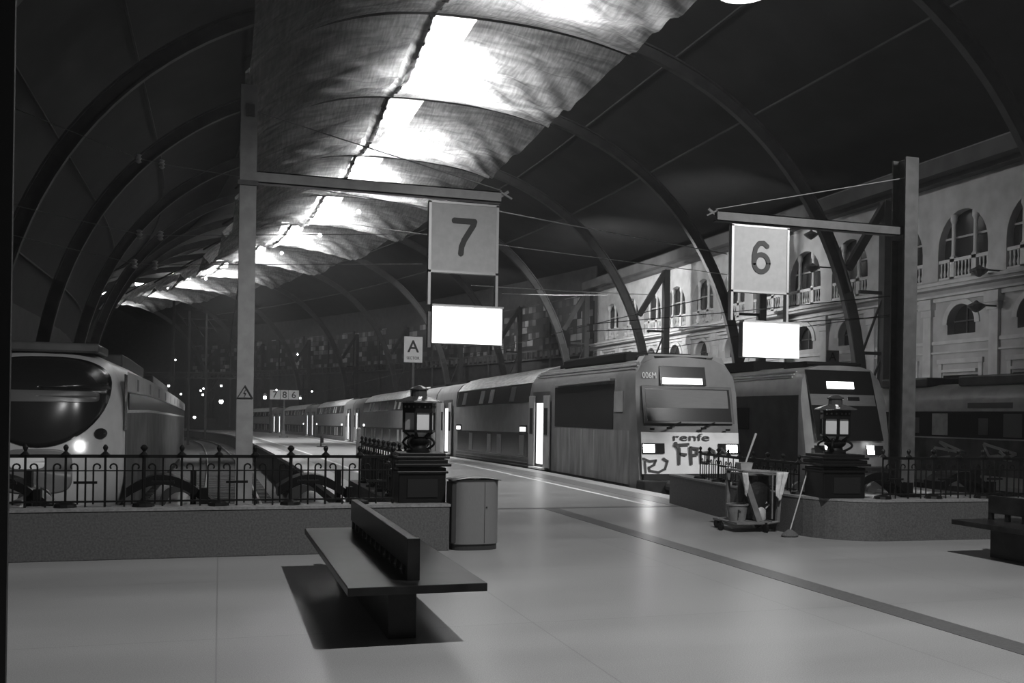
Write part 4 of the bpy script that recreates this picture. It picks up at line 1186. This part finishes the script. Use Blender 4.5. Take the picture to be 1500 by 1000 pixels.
MB().lathe([(.12, 0), (.13, .02), (.09, .06), (.03, .10)], (mp_, 11.6, .003), 14, sy=.7).build('mop_head', 'mop_grey', o, smooth=True)

# ================================================================== WIRES AND SMALL LAMPS
def wire(pts, r, label, m='wire', insul=(), name='overhead_wire'):
    t = thing(name, pts[0], label, 'wire', 'overhead wires')
    MB().tube(pts, r, 5).build('cable', m, t)
    for (x, y, z) in insul:
        MB().lathe([(.03, -.14), (.09, -.10), (.05, -.05), (.10, 0), (.05, .05), (.09, .10), (.03, .14)], (x, y, z), 10).build('insulator', 'insulator', t)
for (a, b_), l in zip((((203, 232), (237, 240)), ((204, 343), (235, 345)), ((197, 386), (227, 388))),
                      ('topmost wire with two pale insulators in the dark at left', 'middle wire with two pale insulators in the dark at left', 'lowest wire with two pale insulators in the dark at left')):
    y = 30; xa, za = aty(*a, y); xb, zb = aty(*b_, y)
    sl = (zb-za)/(xb-xa)
    wire([(xa-4.5, y, za-sl*4.5+.8), (xa, y, za), (xb, y, zb), (xb+8, y, zb+.6+sl*8)], .012, l, insul=((xa, y, za), (xb, y, zb)))
def pixwire(p, q, y0, y1, r, l, m='wire'):
    xa, za = aty(*p, y0); xb, zb = aty(*q, y1); wire([(xa, y0, za), ((xa+xb)/2, (y0+y1)/2, (za+zb)/2-.05), (xb, y1, zb)], r, l, m)
pixwire((540, 272), (1065, 372), 44, 44, .028, 'upper cross wire strung to the building right of the numeral 7 sign', 'wire_light')
pixwire((440, 318), (1065, 402), 46, 46, .022, 'lower cross wire strung to the building right of the numeral 7 sign', 'wire_light')
pixwire((690, 418), (960, 432), 58, 58, .035, 'long pale cross wire above the lit screen level, left of the building', 'wire_light')
pixwire((735, 430), (890, 432), 66, 66, .03, 'short pale cross wire just below the longer one, left of the building', 'wire_light')
pixwire((860, 475), (1340, 430), 40, 30, .02, 'black wire crossing in front of the upper building windows', 'iron')
pixwire((860, 485), (1340, 462), 42, 30, .02, 'black wire crossing below the upper building windows', 'iron')
# contact wires along the tracks
for xw, l in ((.35, 'contact wire above the empty track'), (XB, 'contact wire above the double-deck train'), (XC, 'contact wire above the dark-windscreen train')):
    wp = warpH if xw < 5 else warpB
    pts = [wp((xw, 20+3*i, 4.4)) for i in range(34)]
    wire(pts, .012, l, 'iron')
# catenary masts far left
for i, (px, py0) in enumerate(((255, 440), (278, 455), (303, 458))):
    x, z = aty(px, py0, (96, 102, 128)[i]); y = (96, 102, 128)[i]
    t = thing('catenary_mast', (x, y, -1.1+dz(y)), '%s thin catenary mast under the far tip of the net' % ['left', 'middle', 'right'][i], 'mast', 'far catenary masts')
    MB().box(x-.12, x+.12, y-.12, y+.12, -1.1+dz(y), z).build('mast', 'rib_dark', t)
    MB().bar((x, y, z-.6), (x+1.4, y, z-2.6), .09).bar((x-.8, y, z-.8), (x+2.6, y, z-.8), .06).build('cantilever', 'rib_dark', t)
# far gantry beam
xa, za = aty(200, 545, 118); xb, zb = aty(372, 545, 118)
g = thing('signal_gantry', ((xa+xb)/2, 118, 0), 'thin dark lattice beam spanning the far tracks at left', 'gantry')
m = MB(); m.bar((xa, 118, za), (xb+2, 118, zb), .12).bar((xa, 118, za-.7), (xb+2, 118, zb-.7), .12)
for k in range(16):
    u = k/16; x = xa+(xb+2-xa)*u; m.bar((x, 118, za-.7*(k % 2)), (x+(xb+2-xa)/16, 118, za-.7*((k+1) % 2)), .05)
m.build('beam', 'rib_paint', g)
MB().box(xa-.15, xa+.15, 117.9, 118.1, -2.1, za).box(xb+1.85, xb+2.15, 117.9, 118.1, -2.1, zb).build('legs', 'rib_dark', g)
# distant small lamps
dots = [(388, 582, 2.0), (440, 583, 1.2), (324, 588, 2.4), (297, 578, 1.3), (294, 572, 1.1), (298, 569, 1.0), (324, 565, 1.3), (265, 577, 1.1), (247, 565, 1.3),
        (457, 573, .9), (285, 611, 1.5), (257, 527, .9), (436, 519, .9), (405, 571, .8)]
desc = ['lamp just left of the small 7 8 6 sign', 'lamp just right of the small 7 8 6 sign', 'brightest far lamp, low just left of the tall pale post',
        'lowest of three clustered far lamps', 'middle of three clustered far lamps', 'topmost of three clustered far lamps', 'far lamp high above the brightest one, left of the tall post',
        'far lamp just above the tail of the oval-windscreen train', 'far lamp above the roof of the oval-windscreen train', 'far lamp above the train roof right of the 7 8 6 sign',
        'low far lamp beyond the tail of the oval-windscreen train', 'lone faint lamp high under the net tip', 'lone lamp on the far pale house front above the 7 8 6 sign', 'tiny lamp touching the upper left of the 7 8 6 sign']
for (px, py, s_), l in zip(dots, desc):
    y = (125 if px < 345 else 74) if px != 457 else 58
    x, z = aty(px, py, y)
    t = thing('distant_lamp', (x, y, z), l, 'lamp', 'tiny far lamps')
    MB().sphere((x, y, z), .085*s_*y/100, 10).build('bulb', 'far_bulb', t)
    MB().lathe([(.16*s_*.6, .09*s_), (.05, .16*s_)], (x, y, z), 8).build('shade', 'iron', t)
# pendant lamp at the top edge of the photo
px_, pz_ = aty(1090, -6, 12)
t = thing('pendant_lamp', (px_, 12, pz_), 'round glowing pendant lamp cut by the top edge of the photo', 'lamp')
MB().lathe([(.02, -.02), (.25, .0), (.38, .05), (.42, .12)], (px_, 12, pz_), 28).build('globe', 'pendant', t, smooth=True)
MB().lathe([(.43, .12), (.30, .26), (.06, .34), (.03, 3.2)], (px_, 12, pz_), 24).build('reflector', 'iron', t, smooth=True)
# facade lanterns
for (px, py), l in zip(((1188, 345), (1190, 393), (1434, 398), (1430, 450)), ('lantern high on the facade right of the numeral 6 sign', 'lantern low on the facade right of the numeral 6 sign',
                       'dark lantern before the right arched window of the facade', 'dark lantern under the cornice below the right arched window')):
    u = px-750; a = u/1400; s_, c_ = math.sin(YAW), math.cos(YAW); k = 28.9/(s_+a*c_); y = (c_-a*s_)*k; x, z = aty(px, py, y)
    t = thing('wall_lantern', (x, y, z), l, 'lantern', 'lanterns on the facade')
    MB().lathe([(.05, -.2), (.2, -.1), (.34, .02), (.36, .08), (.12, .2), (.03, .28)], (x, y, z), 12).build('lamp_shade', 'galv_dark', t)
    MB().bar((x, y, z+.1), (30.0, y, z+.1), .06).build('bracket', 'iron', t)

# dark iron pillar at the left edge of the photo
dx, _ = aty(12, 700, 4.6)
structure(MB().box(dx-.5, dx, 4.6, 4.63, 0, 4.2).build('trim_10', 'pillar_dark'))

# ================================================================== thin haze in the hall
hz_m = bpy.data.materials.new('haze'); hz_m.use_nodes = True; nt = hz_m.node_tree; nt.nodes.clear()
vo = nt.nodes.new('ShaderNodeVolumeScatter'); vo.inputs['Density'].default_value = 0.0011; vo.inputs['Anisotropy'].default_value = 0.3
ou = nt.nodes.new('ShaderNodeOutputMaterial'); nt.links.new(vo.outputs[0], ou.inputs['Volume']); MATS['haze'] = hz_m
hz = MB().box(-96, 64, -12, 216, -5, 34).build('haze', 'haze'); hz['kind'] = 'stuff'; hz['label'] = 'thin haze filling the dark station hall'; hz['category'] = 'haze'
